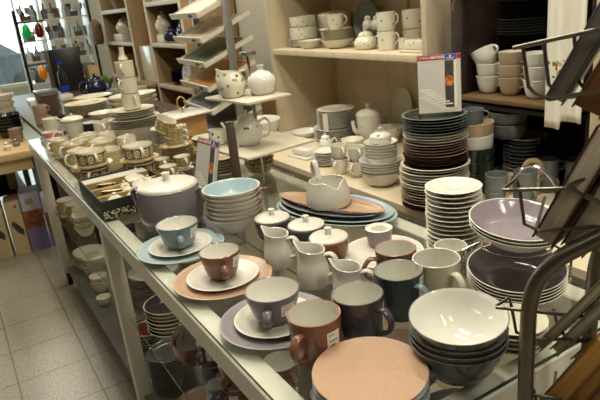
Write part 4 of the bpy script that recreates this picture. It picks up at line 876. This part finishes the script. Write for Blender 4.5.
# ================================================================== rear of the shop
# slanted brochure rack
br = thing('brochure_rack', 'grey brochure rack with slanted white trays against the wall', 'rack', (1.5, 3.30, 0), (0, 0, math.radians(-4)))
for y in (0, .60): obj('post', box('post', -.022, .022, y - .015, y + .015, 0, 1.75, GREYMET, .004), br)
obj('foot', box('foot', -.2, .2, -.02, .62, .0, .03, GREYMET, .004), br)
SL = math.radians(22)
mags = [(.64, BLACKB, 'black folder'), (.782, DUSK, 'dark catalogue'), (.922, SLATE, 'grey catalogue'), (1.062, plain('ochre_print', (168, 112, 44), .5), 'ochre brochure'), (1.205, plain('leafy_print', (84, 92, 62), .5, noise=.5, scale=30), 'green garden brochure'), (1.345, plain('cream_print', (196, 176, 150), .5, noise=.3, scale=18), 'cream and orange brochure'), (1.485, plain('white_print', (206, 200, 186), .5, noise=.1), 'pale leaflet pack')]
for i, (z, m, t) in enumerate(mags):
    tr = obj('tray', boxes('tray', [(-.175, .165, .0, .56, 0, .006), (-.18, -.172, .0, .56, -.004, .032), (-.175, .165, -.004, .0, -.004, .022), (-.175, .165, .56, .564, -.004, .022)], FRAME), br, (0, .02, z), (0, -SL, 0))
    obj('label_clip', box('label_clip', -.183, -.1805, .10, .16, .006, .02, INK, 0), tr, label='small black label clip')
    q = Matrix.Rotation(math.radians(-4), 3, 'Z') @ Vector((0, .02, 0))
    o = single('brochure', box('brochure', -.168, .14, .03 if i % 2 else .1, .5 if i % 2 else .53, .0068, .016, m, .001), f'{t} lying in a tray of the slanted rack', 'brochure', (1.5 + q.x, 3.30 + q.y, z), 0)
    o.rotation_euler = (Matrix.Rotation(math.radians(-4), 3, 'Z') @ Matrix.Rotation(-SL, 3, 'Y')).to_euler()
single('wooden_box', box('wooden_box', -.15, .15, -.14, .14, 0, .86, CARD, .004), 'tall tan carton standing on the floor between counter and rack', 'box', (1.93, 3.42, 0))
# honey bookcases along the wall
def case(label, y0, y1, shelves, name='bookcase'):
    o = thing(name, label, 'bookcase', (0, 0, 0))
    for y in (y0 + .015, y1 - .015):
        p = obj('side_panel', box('side_panel', 1.66, 2.08, y - .015, y + .015, 0, 2.2, BROWNV, .001), o)
        obj('edge_band', box('edge_band', 1.65, 1.66, y - .017, y + .017, 0, 2.2, EDGEW, .001), p, label='pale front edge')
    for z in shelves:
        p = obj('shelf', box('shelf', 1.66, 2.08, y0 + .031, y1 - .031, z - .015, z + .015, BROWNV, .001), o)
        obj('edge_band', box('edge_band', 1.648, 1.66, y0 + .031, y1 - .031, z - .018, z + .018, EDGEW, .001), p, label='pale front edge')
    obj('back_panel', box('back_panel', 2.081, 2.095, y0, y1, 0, 2.2, BROWNV, 0), o)
case('honey coloured bookcase with pale edges behind the brochure rack', 4.45, 5.32, (.10, .50, .85, 1.20, 1.535, 1.9))
case('honey coloured bookcase farthest along the wall with an orange sticker', 5.86, 6.88, (.10, .50, .85, 1.20, 1.515, 1.9))
single('sticker', box('sticker', 1.80, 1.90, 5.856, 5.859, 1.20, 1.30, ORANGE, 0), 'square orange sale sticker on the end of the far bookcase', 'sticker')
single('box_file', box('box_file', -.06, .06, -.16, .16, 0, .32, W2, .003), 'tall white box file standing between the two bookcases', 'box file', (1.73, 5.60, .86))
single('box_file', box('box_file', -.05, .05, -.16, .16, 0, .31, BLACKP, .003), 'tall black box file standing between the two bookcases', 'box file', (1.86, 5.60, .86))
single('side_table', boxes('side_table', [(1.6, 2.08, 5.36, 5.82, .83, .858), (1.61, 1.64, 5.37, 5.4, 0, .83), (2.04, 2.07, 5.37, 5.4, 0, .83), (1.61, 1.64, 5.78, 5.81, 0, .83), (2.04, 2.07, 5.78, 5.81, 0, .83)], BROWNV, .001), 'small honey wood table in the gap between the bookcases', 'table')
o = teapot('cream lidded jar on a patterned warmer in the honey bookcase', 1.75, 5.17, 1.29, .075, .12, W2, PI, None, False, None, 'lidded_jar', None, None, False, .5)
single('warmer', lathe('warmer', [(0, 0, 0), (.075, 0, 0), (.08, .02, 0), (.07, .07, 0), (.05, .073, 0), (0, .07, 0)], [LEAFY], 32), 'cream patterned warmer under the lidded jar', 'warmer', (1.75, 5.17, 1.2155))
for k, (x, y, h, t) in enumerate(((1.74, 4.97, .10, 'wide navy jug nearest the cream jar'), (1.80, 4.80, .15, 'tall navy jug in the middle of the honey bookcase'), (1.74, 4.64, .12, 'navy pot beside the tall navy jug'))):
    teapot(t, x, y, 1.2155, .075, h, NAVY, PI / 2, None, k != 1, 'navy stoneware in the honey bookcase', 'navy_pot')
for k in range(4): single('pack', box('pack', -.05, .05, -.06, .06, 0, .16, (PAPER, BLUEMAT, PAPER, LILAC)[k], .002), ('white pack at the far end of the upper honey shelf', 'pale blue pack on the upper honey shelf', 'white pack beside the pale blue pack up high', 'lilac pack on the upper honey shelf')[k], 'box', (1.76, 5.2 - k * .17, 1.5505), 0, 'packs on the upper honey shelf')
disc('plate', 'plate', 'blue and white patterned plate standing behind the brochure rack', 1.76, 4.72, .975, plate(.11, .016, .006, DELFT, DELFT, W), 0, None, (1, 1, 1), (.2, -1.3))
for i in range(5): disc('plate', 'plate', f'dark blue plate, {ORD[4 - i]} of the pile on the lower honey shelf', 1.80, 4.98, .8655 + i * .02, plate(.13, .03, .02, NAVY, NAVY, NAVY), 0, 'dark blue plates on the lower honey shelf')
teapot('cream speckled teapot in the far bookcase', 1.78, 6.48, 1.29, .10, .12, W2, PI / 2, LEAFY)
single('pack', box('pack', -.10, .10, -.16, .16, 0, .073, PAPER, .003), 'flat white pack under the speckled teapot in the far bookcase', 'box', (1.78, 6.48, 1.2155))
single('basket', lathe('basket', [(0, 0, 0), (.16, 0, 0), (.19, .1, 0), (.19, .22, 0), (.18, .22, 0), (.15, .02, 0), (0, .02, 0)], [PLANKW], 28), 'round brown basket on the top far bookcase shelf', 'basket', (1.84, 6.38, 1.5305))
for k, (x, y, z, w_, d, h, m, t) in enumerate(((1.80, 6.55, .8655, .2, .12, .2, CARD, 'brown carton on the low far bookcase shelf'), (1.78, 6.3, .8655, .16, .2, .12, BROWNBOOK, 'tan box beside the brown carton in the far bookcase'), (1.76, 6.05, .8655, .1, .12, .18, PAPER, 'white carton at the near end of the low far shelf'))):
    single('carton', box('carton', -w_ / 2, w_ / 2, -d / 2, d / 2, 0, h, m, .003), t, 'box', (x, y, z))
single('handbag', lathe('handbag', [(0, 0, 0), (.10, 0, 0), (.13, .06, 0), (.12, .2, 0), (.04, .26, 0), (0, .26, 0)], [PLANKW], 24, None, .5, 1), 'brown leather bag hanging at the end of the far bookcase', 'bag', (1.55, 6.825, 1.20))
single('hook_stand', tubes('hook_stand', [[(1.55, 6.98, 0), (1.55, 6.98, 1.9)], [(1.35, 6.98, .02), (1.75, 6.98, .02)], [(1.55, 6.78, .02), (1.55, 7.18, .02)]], .015, BLACKP), 'thin black stand carrying the brown leather bag', 'stand')

# rear tables
rt = thing('rear_table', 'brown rear table beyond the glass table, crowded with crockery', 'table', (0, 0, 0))
obj('table_top', box('table_top', .43, 1.32, 3.74, 6.2, .83, .86, POSTW, .004), rt)
for x in (.47, 1.28):
    for y in (3.79, 6.15): obj('leg', box('leg', x - .025, x + .025, y - .025, y + .025, 0, .829, POSTW, .003), rt)
pt_ = thing('pine_table', 'pale pine table with dark and cream bowls across the aisle end', 'table', (0, 0, 0))
obj('table_top', box('table_top', -1.5, .395, 3.98, 5.6, .70, .745, TABLEW, .004), pt_)
obj('apron', boxes('apron', [(-1.46, .36, 4.02, 4.045, .62, .70)], TABLEW, .002), pt_)
for x in (-1.4, .26):
    for y in (4.75, 5.54): obj('leg', box('leg', x - .03, x + .03, y - .03, y + .03, 0, .62, TABLEW, .004), pt_)
obj('low_shelf', box('low_shelf', -1.42, .34, 4.65, 5.5, .33, .35, DARKW, 0), pt_)
PZ = .7455
BD = bowlm(.09, .05, .02, BLK, BLK, BLK, .55); stack('bowl', 'bowl', 6, .325, 4.62, PZ, .022, lambda i: BD, 'black bowl', 'of the pile on the pine table', 'black bowls on the pine table')
BC = bowlm(.092, .06, .022, W2, W2, W2, .55); stack('bowl', 'bowl', 5, .345, 5.0, PZ, .05, lambda i: BC, 'cream bowl', 'of the tall pile on the pine table', 'cream bowls on the pine table')
BT = bowlm(.045, .05, .02, TAUPE, TAUPE, TAUPE, .55); stack('bowl', 'bowl', 3, .335, 4.34, PZ, .022, lambda i: BT, 'taupe bowl', 'of the low pile at the pine table corner', 'taupe bowls on the pine table')
for i in range(4): disc('plate', 'plate', f'black plate, {ORD[3 - i]} behind the black bowls', .12 , 4.80, PZ + i * .014, plate(.12, .02, .014, BLK, BLK, SLATE), 0, 'black plates on the pine table')
for k, (x, y) in enumerate(((.18, 4.18), (.25, 4.14), (.31, 4.2))): single('trinket', lathe('trinket', [(0, 0, 0), (.02, 0, 0), (.024, .02, 0), (.012, .03, 0), (.016, .045, 0), (0, .05, 0)], [(SLATE, W2, STONE)[k]], 16), ('small grey trinket at the pine table edge', 'small white trinket at the pine table edge', 'small stone coloured trinket near the table corner')[k], 'trinket', (x, y, PZ))
tr = thing('wooden_chest', 'dark slatted chest with a tan paper bag on the pine table', 'chest', (.22, 5.42, PZ))
obj('body', box('body', -.2, .2, -.12, .12, 0, .10, DARKW, .004), tr)
obj('slats', boxes('slats', [(-.19 + k * .062, -.19 + k * .062 + .03, -.1, .1, .10, .22) for k in range(7)], BLACKP), tr)
single('paper_bag', box('paper_bag', -.12, .12, -.06, .06, 0, .2, CARDL, .01), 'tan paper bag standing on the dark slatted chest', 'bag', (.27, 5.42, PZ + .2215))
# floor boxes beneath
for k, (x, w_, h, m, t) in enumerate(((.065, .11, .40, CARDL, 'plain buff knife box, nearest the aisle'), (.185, .095, .385, CARDL, 'plain buff knife box beside the lilac one'), (-.06, .115, .40, CARDL, 'buff knife box cut off by the picture edge'), (.30, .12, .42, LILAC, 'wide lilac box with a food photo'), (.412, .085, .36, LILAC, 'narrow lilac box with a food photo'))):
    x += .012
    b_ = thing('product_box', t + ' on the floor under the pine table', 'box', (x, 4.33, 0), math.radians(-6), 'boxes on the floor under the pine table')
    obj('carton', box('carton', -w_ / 2, w_ / 2, -.09, .09, .0005, h, m, .003), b_)
    if m is CARDL:
        V = [(-.03, -.0915, .22), (.0, -.0915, .16), (.034, -.0915, .135), (.036, -.0915, .18), (.0, -.0915, .235), (-.02, -.0915, .25)]
        obj('printed_picture', mesh('printed_picture', V, [tuple(range(6))], [DUSK], None, False), b_, label='printed dark knife block')
        obj('printed_emblem', box('printed_emblem', .01, .025, -.0912, -.0903, h - .05, h - .03, REDINK, 0), b_)
    else:
        obj('printed_photo', box('printed_photo', -w_ / 2 + .002, w_ / 2 - .002, -.0915, -.0903, h * .40, h * .70, plain('food_print', (150, 90, 44), .5, noise=.7, scale=50), 0), b_)
        obj('printed_band', box('printed_band', -w_ / 2 + .002, w_ / 2 - .002, -.0915, -.0903, .01, h * .395, plain('lilac_print', (140, 124, 164), .5, noise=.05), 0), b_)
        obj('printed_caption', box('printed_caption', -w_ / 4, w_ / 6, -.0915, -.0903, h * .8, h * .9, BEIGE, 0), b_)
for k in range(4): single('storage_tub', lathe('tub', [(0, 0, 0), (.12, 0, 0), (.14, .15, 0), (.14, .2, 0), (0, .2, 0)], [(TAUPE, DKBRN, TAUPE, SLATE)[k]], 24), ('taupe tub at the far end under the pine table', 'dark brown tub under the pine table', 'taupe tub in the middle under the pine table', 'grey tub under the pine table behind the lilac box')[k], 'tub', (-.75 + k * .3, 4.95, .3505), 0, 'tubs under the pine table')
RZ = .8605
PB_ = plate(.088, .02, .0135, TAUPE, TAUPE, TAUPE); stack('plate', 'plate', 11, .585, 4.36, RZ, .0145, lambda i: PB_, 'taupe plate', 'of the pile on the rear table', 'taupe plates on the rear table')
single('dish', box('dish', -.075, .075, -.06, .06, 0, .028, SLATE, .008), 'flat slate dish on the taupe plate pile', 'dish', (.58, 4.36, RZ + .1655))
for i in range(2): cup('mug', ('taupe mug beside the taupe plates, lower one', 'taupe mug beside the taupe plates, upper one')[i], 'mug', .485, 4.10, RZ + i * .066, .042, .065, TAUPE, TAUPE, None, CAN, face(.48, 4.1, 90), 'taupe mugs on the rear table', (.8, .3), .02, .0035)
pile('plate', 'plate', 6, .80, 4.22, .15, .02, .013, W2, 'large plate', 'of the fruit plate pile on the rear table', RZ - .0005, .6, W2, 'fruit plates on the rear table', ORANGEPL)
for i in range(3): disc('bowl', 'bowl', f'oval white serving bowl, {ORD[2 - i]} of the nest behind the mug tower', 1.06, 4.0, RZ + i * .03, lathe('osb', dish(.17, .055, .10, 1.5, .012, maxrim=.008), [W2, W2, W2], 48, None, 1, .75), .3, 'oval white serving bowls')
disc('bowl', 'bowl', 'low white dish before the oval serving bowls', .82, 3.88, RZ, bowlm(.09, .05, .01, W2, W2, W2), 0)
disc('platter', 'platter', 'wide white platter with a dark underside on the rear table', .95, 4.72, RZ + .0, lathe('wpl', dish(.15, .06, .07, 1.3, .012), [NAVY, W2, W2], 44), 0)
single('tray', box('tray', -.17, .17, -.09, .09, 0, .05, W2, .01), 'long white tray block at the back of the rear table', 'tray', (.72, 5.25, RZ))
teapot('dark navy pot at the back of the rear table', 1.08, 5.15, RZ, .085, .13, NAVY, 0)
bb = thing('bottle', 'clear bottle with blue liquid and a blue cap on the rear table', 'bottle', (.90, 5.55, RZ))
obj('body', lathe('body', [(0, 0, 0), (.036, 0, 0), (.038, .01, 0), (.038, .18, 0), (.014, .235, 0), (.014, .27, 0), (0, .27, 0)], [GLASS], 24), bb)
obj('liquid', lathe('liquid', [(0, .002, 0), (.035, .002, 0), (.035, .085, 0), (0, .085, 0)], [SPIRIT], 24), bb); obj('cap', lathe('cap', [(0, .268, 0), (.017, .268, 0), (.017, .30, 0), (0, .30, 0)], [SPIRIT], 16), bb)
sb_ = thing('speaker', 'tall black box with a brown side standing on the rear table', 'box', (.99, 5.93, RZ), math.radians(-10))
obj('body', box('body', -.10, .16, -.10, .12, 0, .38, BLACKP, .004), sb_); obj('side', box('side', -.135, -.1005, -.10, .12, 0, .375, POSTW, .003), sb_)
for k, (x, y, z, w_, h, m, t) in enumerate(((1.20, 5.6, RZ, .12, .10, CARD, 'tan carton on the rear table beside the navy pot'), (1.22, 5.85, RZ, .1, .2, BOARDW, 'upright wooden box at the back of the rear table'), (1.16, 4.85, RZ, .1, .07, GREYMAT, 'small grey box behind the mug tower'), (1.24, 4.5, RZ, .1, .10, BEIGE, 'sand coloured box at the rear table side'))):
    single('carton', box('carton', -w_ / 2, w_ / 2, -w_ / 2, w_ / 2, 0, h, m, .004), t, 'box', (x, y, z), .2 * k)
pl = thing('potted_plant', 'small green plant in a white pot on the rear table', 'plant', (1.21, 5.25, RZ))
obj('pot', lathe('pot', [(0, 0, 0), (.04, 0, 0), (.052, .08, 0), (.047, .08, 0), (.04, .07, 0), (0, .07, 0)], [W2], 24), pl)
V, F = [], []
for k in range(26):
    a = k * 2.4; r = .015 + .03 * random.random(); zt = .1 + .07 * random.random(); d = Vector((math.cos(a), math.sin(a), 0)); s_ = Vector((-d.y, d.x, 0)) * .011
    b0 = len(V); V += [tuple(d * .01 + Vector((0, 0, .07))), tuple(d * r + s_ + Vector((0, 0, zt * .8))), tuple(d * (r + .03) + Vector((0, 0, zt))), tuple(d * r - s_ + Vector((0, 0, zt * .8)))]; F.append((b0, b0 + 1, b0 + 2, b0 + 3))
obj('leaves', mesh('leaves', V, F, [plain('leaf_green', (96, 130, 50), .5)], None, False), pl)

single('daylight_block_crate', boxes('daylight_block_crate', [(-.26, .26, -.2, .2, 0, .03), (-.26, .26, -.2, -.18, .03, .5), (-.26, .26, .18, .2, .03, .5), (-.26, -.24, -.18, .18, .03, .5), (.24, .26, -.18, .18, .03, .5)], DARKW), 'big dark wooden crate added under the rear table to block daylight', 'crate', (.76, 4.05, 0))  # added among dark brownish items to block window light spilling over the floor
single('daylight_block_crate', boxes('daylight_block_crate', [(-.26, .26, -.2, .2, 0, .03), (-.26, .26, -.2, -.18, .03, .6), (-.26, .26, .18, .2, .03, .6), (-.26, -.24, -.18, .18, .03, .6), (.24, .26, -.18, .18, .03, .6)], DARKW), 'dark wooden crate added farther back under the rear table to block daylight', 'crate', (.70, 4.9, 0))  # second crate added to keep the floor under the table dark
# far glassware wall
fs = thing('glass_display', 'tall white shelf wall filled with glassware at the end of the shop', 'shelf wall', (0, 0, 0))
for x in (.98, 1.27, 1.56, 1.85): obj('upright', box('upright', x - .012, x + .012, 8.40, 8.75, 0, 2.4, FRAME, .002), fs)
SZ = (.45, .75, 1.02, 1.27, 1.52, 1.80, 2.1)
for z in SZ: obj('shelf', box('shelf', .97, 1.86, 8.40, 8.75, z - .012, z, FRAME, .001), fs)
obj('back', box('back', 1.27, 1.86, 8.76, 8.775, 0, .9, FRAME, 0), fs)
gm = [glaze('frosted_white', (200, 206, 210), .1), glaze('smoke_glass', (96, 92, 90), .1), glaze('clear_grey_glass', (150, 160, 166), .08), glaze('brown_ware', (110, 84, 64), .2)]
prof = [[(0, 0, 0), (.028, 0, 0), (.03, .12, 0), (.026, .12, 0), (.024, .01, 0), (0, .01, 0)], [(0, 0, 0), (.03, 0, 0), (.006, .01, 0), (.006, .07, 0), (.03, .1, 0), (.034, .16, 0), (.03, .16, 0), (0, .09, 0)], [(0, 0, 0), (.034, 0, 0), (.036, .1, 0), (.014, .14, 0), (.014, .19, 0), (0, .19, 0)], [(0, 0, 0), (.04, 0, 0), (.055, .06, 0), (.05, .06, 0), (0, .01, 0)]]
for si, z in enumerate(SZ):
    for c in range(3):
        for k in range(6):
            p = (si + c + k * k) % 3 if k != 2 else 3; x = 1.034 + c * .29 + k * .036
            single(('tumbler', 'goblet', 'decanter', 'glass_bowl')[p], lathe(('tumbler', 'goblet', 'decanter', 'glass_bowl')[p], prof[p], [gm[(si * 2 + c + k * (k + 1) // 2) % 4]], 14), f'{("plain tumbler", "stemmed goblet", "stoppered decanter", "small bowl")[p]} on the glassware wall at the end of the shop', 'glass', (x, 8.45 + .09 * (k % 2), z + .0005), 0, ('tumblers', 'goblets', 'decanters', 'small bowls')[p] + ' on the glassware wall')
st = thing('lantern_stand', 'thin black metal stand hung with coloured glass lanterns', 'stand', (.78, 6.8, 0))
obj('pole', tubes('pole', [[(0, 0, 0), (0, 0, 1.62)]], .016, BLACKP), st); obj('arm', tubes('arm', [[(-.02, 0, 1.50), (.28, 0, 1.50)]], .010, BLACKP), st); obj('arm', tubes('arm', [[(-.02, 0, 1.08), (.28, 0, 1.08)]], .010, BLACKP), st)
obj('foot', lathe('foot', [(0, 0, 0), (.16, 0, 0), (.16, .012, 0), (.02, .03, 0), (0, .03, 0)], [BLACKP], 24), st)
LP = [(0, 0, 0), (.03, .01, 0), (.045, .06, 0), (.035, .12, 0), (.015, .15, 0), (0, .155, 0)]
for x, z, m, t in ((.86, 1.335, GREENGL, 'green glass lantern hanging from the black stand'), (.98, 1.335, REDG, 'dark red lantern hanging beside the green one'), (.92, .915, AMBER, 'amber glass lantern hanging on the lower arm')):
    single('lantern', lathe('lantern', LP, [m], 18), t, 'lantern', (x, 6.8, z))
single('lantern', lathe('lantern', LP, [AMBER], 18), 'amber glass lantern standing on the upper shelf edge', 'lantern', (1.0, 6.83, 1.0905), 0) if False else None
# street beyond the window
cr_ = thing('parked_car', 'dark grey car parked in the street beyond the window', 'car', (.2, 14.2, -.02), 0)
V, F = [], []
P_ = [(-2.1, .35), (-2.1, .8), (-1.3, .92), (-.8, 1.42), (.7, 1.42), (1.3, .95), (2.1, .82), (2.1, .35)]
for y in (-.8, .8):
    for a, b in P_: V.append((a, y * (1 if b < 1 else .82), b))
n_ = len(P_); F = [tuple(range(n_))[::-1], tuple(range(n_, 2 * n_))] + [(k, (k + 1) % n_, n_ + (k + 1) % n_, n_ + k) for k in range(n_)]
F = [f[::-1] for f in F]
obj('body', mesh('body', V, F, [plain('dark_car_paint', (60, 64, 70), .3)], None, True, .4), cr_)
obj('side_window', mesh('side_window', [(-1.05, -.775, .95), (.95, -.775, .95), (.62, -.68, 1.36), (-.75, -.68, 1.36)], [(0, 1, 2, 3)], [BLACKP], None, False), cr_)
for x in (-1.35, 1.35):
    for y in (-.72, .72): obj('wheel', lathe('wheel', [(0, -.1, 0), (.33, -.1, 0), (.33, .1, 0), (0, .1, 0)], [RUBBER], 28), cr_, (x, y, .33), (PI / 2, 0, 0))

# ================================================================== wire book rack close by
ax = Vector((.8415, .5402, 0)); rx = Vector((.5402, -.8415, 0)); R0 = -.034
wr = thing('book_rack', 'grey wire book rack standing at the near table corner', 'rack', tuple(rx * R0), math.atan2(rx.y, rx.x))
# local axes: x across (to the right), y away along the line of sight, z up
def Wp(r, z, d): return (r, d, z)
D0, D1 = .735, .86
tp = lambda d: catmull([Wp(.13, 1.235, d), Wp(.041, 1.171, d), Wp(.0, 1.140, d), Wp(-.024, 1.108, d), Wp(-.034, 1.07, d), Wp(-.036, 1.02, d), Wp(-.037, .9, d), Wp(-.037, .4, d), Wp(-.037, .012, d)], 6)
obj('tube_frame', tubes('tube_frame', [tp(D0)], .0105, RACKMET, 14), wr); obj('tube_frame', tubes('tube_frame', [[p + Vector((.075, 0, 0)) for p in tp(D1 + .015)]], .0105, RACKMET, 14), wr)
obj('rear_post', tubes('rear_post', [[Wp(.13, .012, D0), Wp(.13, 1.8, D0)]], .0105, RACKMET, 12), wr)
obj('rear_post', tubes('rear_post', [[Wp(.13, .012, D1 + .015), Wp(.13, 1.8, D1 + .015)]], .0105, RACKMET, 12), wr)
obj('base_bar', tubes('base_bar', [[Wp(-.037, .012, D0), Wp(.13, .012, D0), Wp(.13, .012, D1 + .015), Wp(.038, .012, D1 + .015), Wp(-.037, .012, D0)]], .0105, RACKMET, 10), wr)
def pocket(zt, zb, x0, xm, xs, sl=0):
    """one wire pocket: top rail, front loop, lip wires, floor wires"""
    P = [[Wp(xm, zt + .004 + (xm - x0) * sl, D0), Wp(x0, zt - .002, D0)]]
    obj('wire_rail', tubes('wire_rail', P, .0026, RACKMET, 8), wr)
    for k, xo in enumerate(xs):
        d = D0 + .004 + k * .012
        obj('wire_hoop', tubes('wire_hoop', [[Wp(x0, zt - .002, d), Wp(x0 + .016, zt + .013, d), Wp(x0 + .019, zt + .002, d), Wp(x0 + .026, zb, d), Wp(x0 + .045, zb - .008, d), Wp(.12, zb + .02, d)]] if k == 0 and not sl else [[Wp(x0 + xo, zt - .002 + xo * sl, d), Wp(x0 + xo + .007, zb + .008, d), Wp(x0 + xo + .014, zb, d), Wp(x0 + xo + .03, zb - .008, d), Wp(.125, zb + .02, d)]], .0023, RACKMET, 8), wr)
    obj('floor_wire', tubes('floor_wire', [[Wp(x0 + .04, zb - .006, D0), Wp(x0 + .04, zb - .006, D1)]], .0023, RACKMET, 8), wr)
pocket(1.400, 1.345, -.060, .13, (.010, .031, .062), .14); pocket(1.227, 1.180, -.070, .004, (0, .06)); pocket(1.060, 1.022, -.077, .13, (0, .07)); pocket(.93, .892, -.045, .13, (0, .06))
obj('slanted_wire', tubes('slanted_wire', [[Wp(.004, 1.233, D0), Wp(.06, 1.268, D0)], [Wp(.004, 1.233, D0), Wp(.06, 1.205, D0)]], .0032, RACKMET, 8), wr)
def book(label, r0, z0, lean, length, thick, m_edge, m_cov, d=.012, w_=.10, group='books in the wire rack', cov=.0022, yaw=-6):
    """book leaning back: its fore edge faces the shopper; (r0, z0) is the lower corner"""
    base = rx * (r0 + R0) + ax * (D0 + d)
    o = thing('book', label, 'book', (base.x, base.y, z0), (0, 0, math.atan2(rx.y, rx.x)), group)
    o.rotation_euler = (Matrix.Rotation(math.atan2(rx.y, rx.x), 3, 'Z') @ Matrix.Rotation(math.radians(yaw), 3, 'Z') @ Matrix.Rotation(lean, 3, 'Y')).to_euler()
    obj('pages', box('pages', cov, thick - cov, .003, w_ - .004, .003, length - .003, m_edge, .001), o)
    obj('front_cover', box('front_cover', 0, cov * .95, 0, w_, 0, length, m_cov, .0006), o); obj('back_cover', box('back_cover', thick - cov * .95, thick, 0, w_, 0, length, m_cov, .0006), o)
    obj('spine', box('spine', cov, thick - cov, w_ - .0035, w_, 0, length, m_cov, .0004), o)
    return o
le = math.radians(29)
for r_, z_, ln, th, me_, mc_, t in ((-.026, 1.338, .21, .022, GREYBOOK, SLATE, 'thick grey book in the uppermost pocket, the front one'), (.003, 1.327, .20, .034, BROWNBOOK, BROWNBOOK, 'thick tan bound album behind the grey book'), (.046, 1.322, .20, .03, PAGES, DUSK, 'dark book at the back of the uppermost pocket')): book(t, r_, z_, math.radians(27), ln, th, me_, mc_)
for r_, z_, ln, th, t in ((-.036, 1.160, .165, .028, 'maroon book with pale pages in the middle pocket, front one'), (-.002, 1.152, .17, .03, 'maroon book in the middle pocket, second one'), (.034, 1.146, .17, .026, 'maroon book in the middle pocket, third one')): book(t, r_, z_, math.radians(25), ln, th, PAGES, MAROON, .012, .07, yaw=-17)
for r_, z_, ln, th, me_, mc_, t in ((-.030, 1.0, .17, .012, PAGES, OLIVE, 'thin olive book in the lower pocket, front one'), (-.010, .998, .17, .014, PAGES, GREYCOV, 'thin grey book in the lower pocket, second one'), (.016, .988, .17, .014, PAGES, OLIVE, 'thin pale olive book in the lower pocket, third one'), (.04, .984, .17, .02, GREYBOOK, BLACKP, 'black book in the lower pocket, rear one')): book(t, r_, z_, math.radians(33), ln, th, me_, mc_, .012, .06, yaw=-24)
for r_, z_, ln, th, t in ((-.025, .905, .16, .028, 'yellowed book in the lowest pocket, front one'), (-.002, .900, .16, .022, 'yellowed book in the lowest pocket, second one'), (.022, .894, .16, .022, 'yellowed book in the lowest pocket, third one')): book(t, r_, z_, math.radians(28), ln, th, PAGESY, BROWNBOOK, .012, .06, yaw=-24)
# ================================================================== daylight, camera
wd = bpy.data.worlds.new('sky'); bpy.context.scene.world = wd; wd.use_nodes = True
bg = wd.node_tree.nodes['Background']; bg.inputs[0].default_value = (.92, .96, 1, 1); bg.inputs[1].default_value = 8
cd = bpy.data.cameras.new('camera'); co = bpy.data.objects.new('camera', cd); C.objects.link(co)
co.matrix_world = Matrix(((0.8501, 0.2508, -0.4632, 0), (-0.5168, 0.2290, -0.8249, 0), (-0.1008, 0.9406, 0.3243, 1.48), (0, 0, 0, 1)))
R_ = co.matrix_world.to_3x3(); q = R_.to_quaternion(); co.matrix_world = Matrix.Translation((0, 0, 1.48)) @ q.to_matrix().to_4x4()
cd.sensor_width = 36; cd.lens = 594 / 600 * 36; cd.clip_start = .05; cd.clip_end = 60
cd.dof.use_dof = True; cd.dof.focus_distance = 1.22; cd.dof.aperture_fstop = 13
sc = bpy.context.scene; sc.camera = co
sc.view_settings.view_transform = 'Standard'; sc.view_settings.look = 'None'; sc.view_settings.gamma = 1; sc.view_settings.use_curve_mapping = False
sc.view_settings.exposure = -0.46
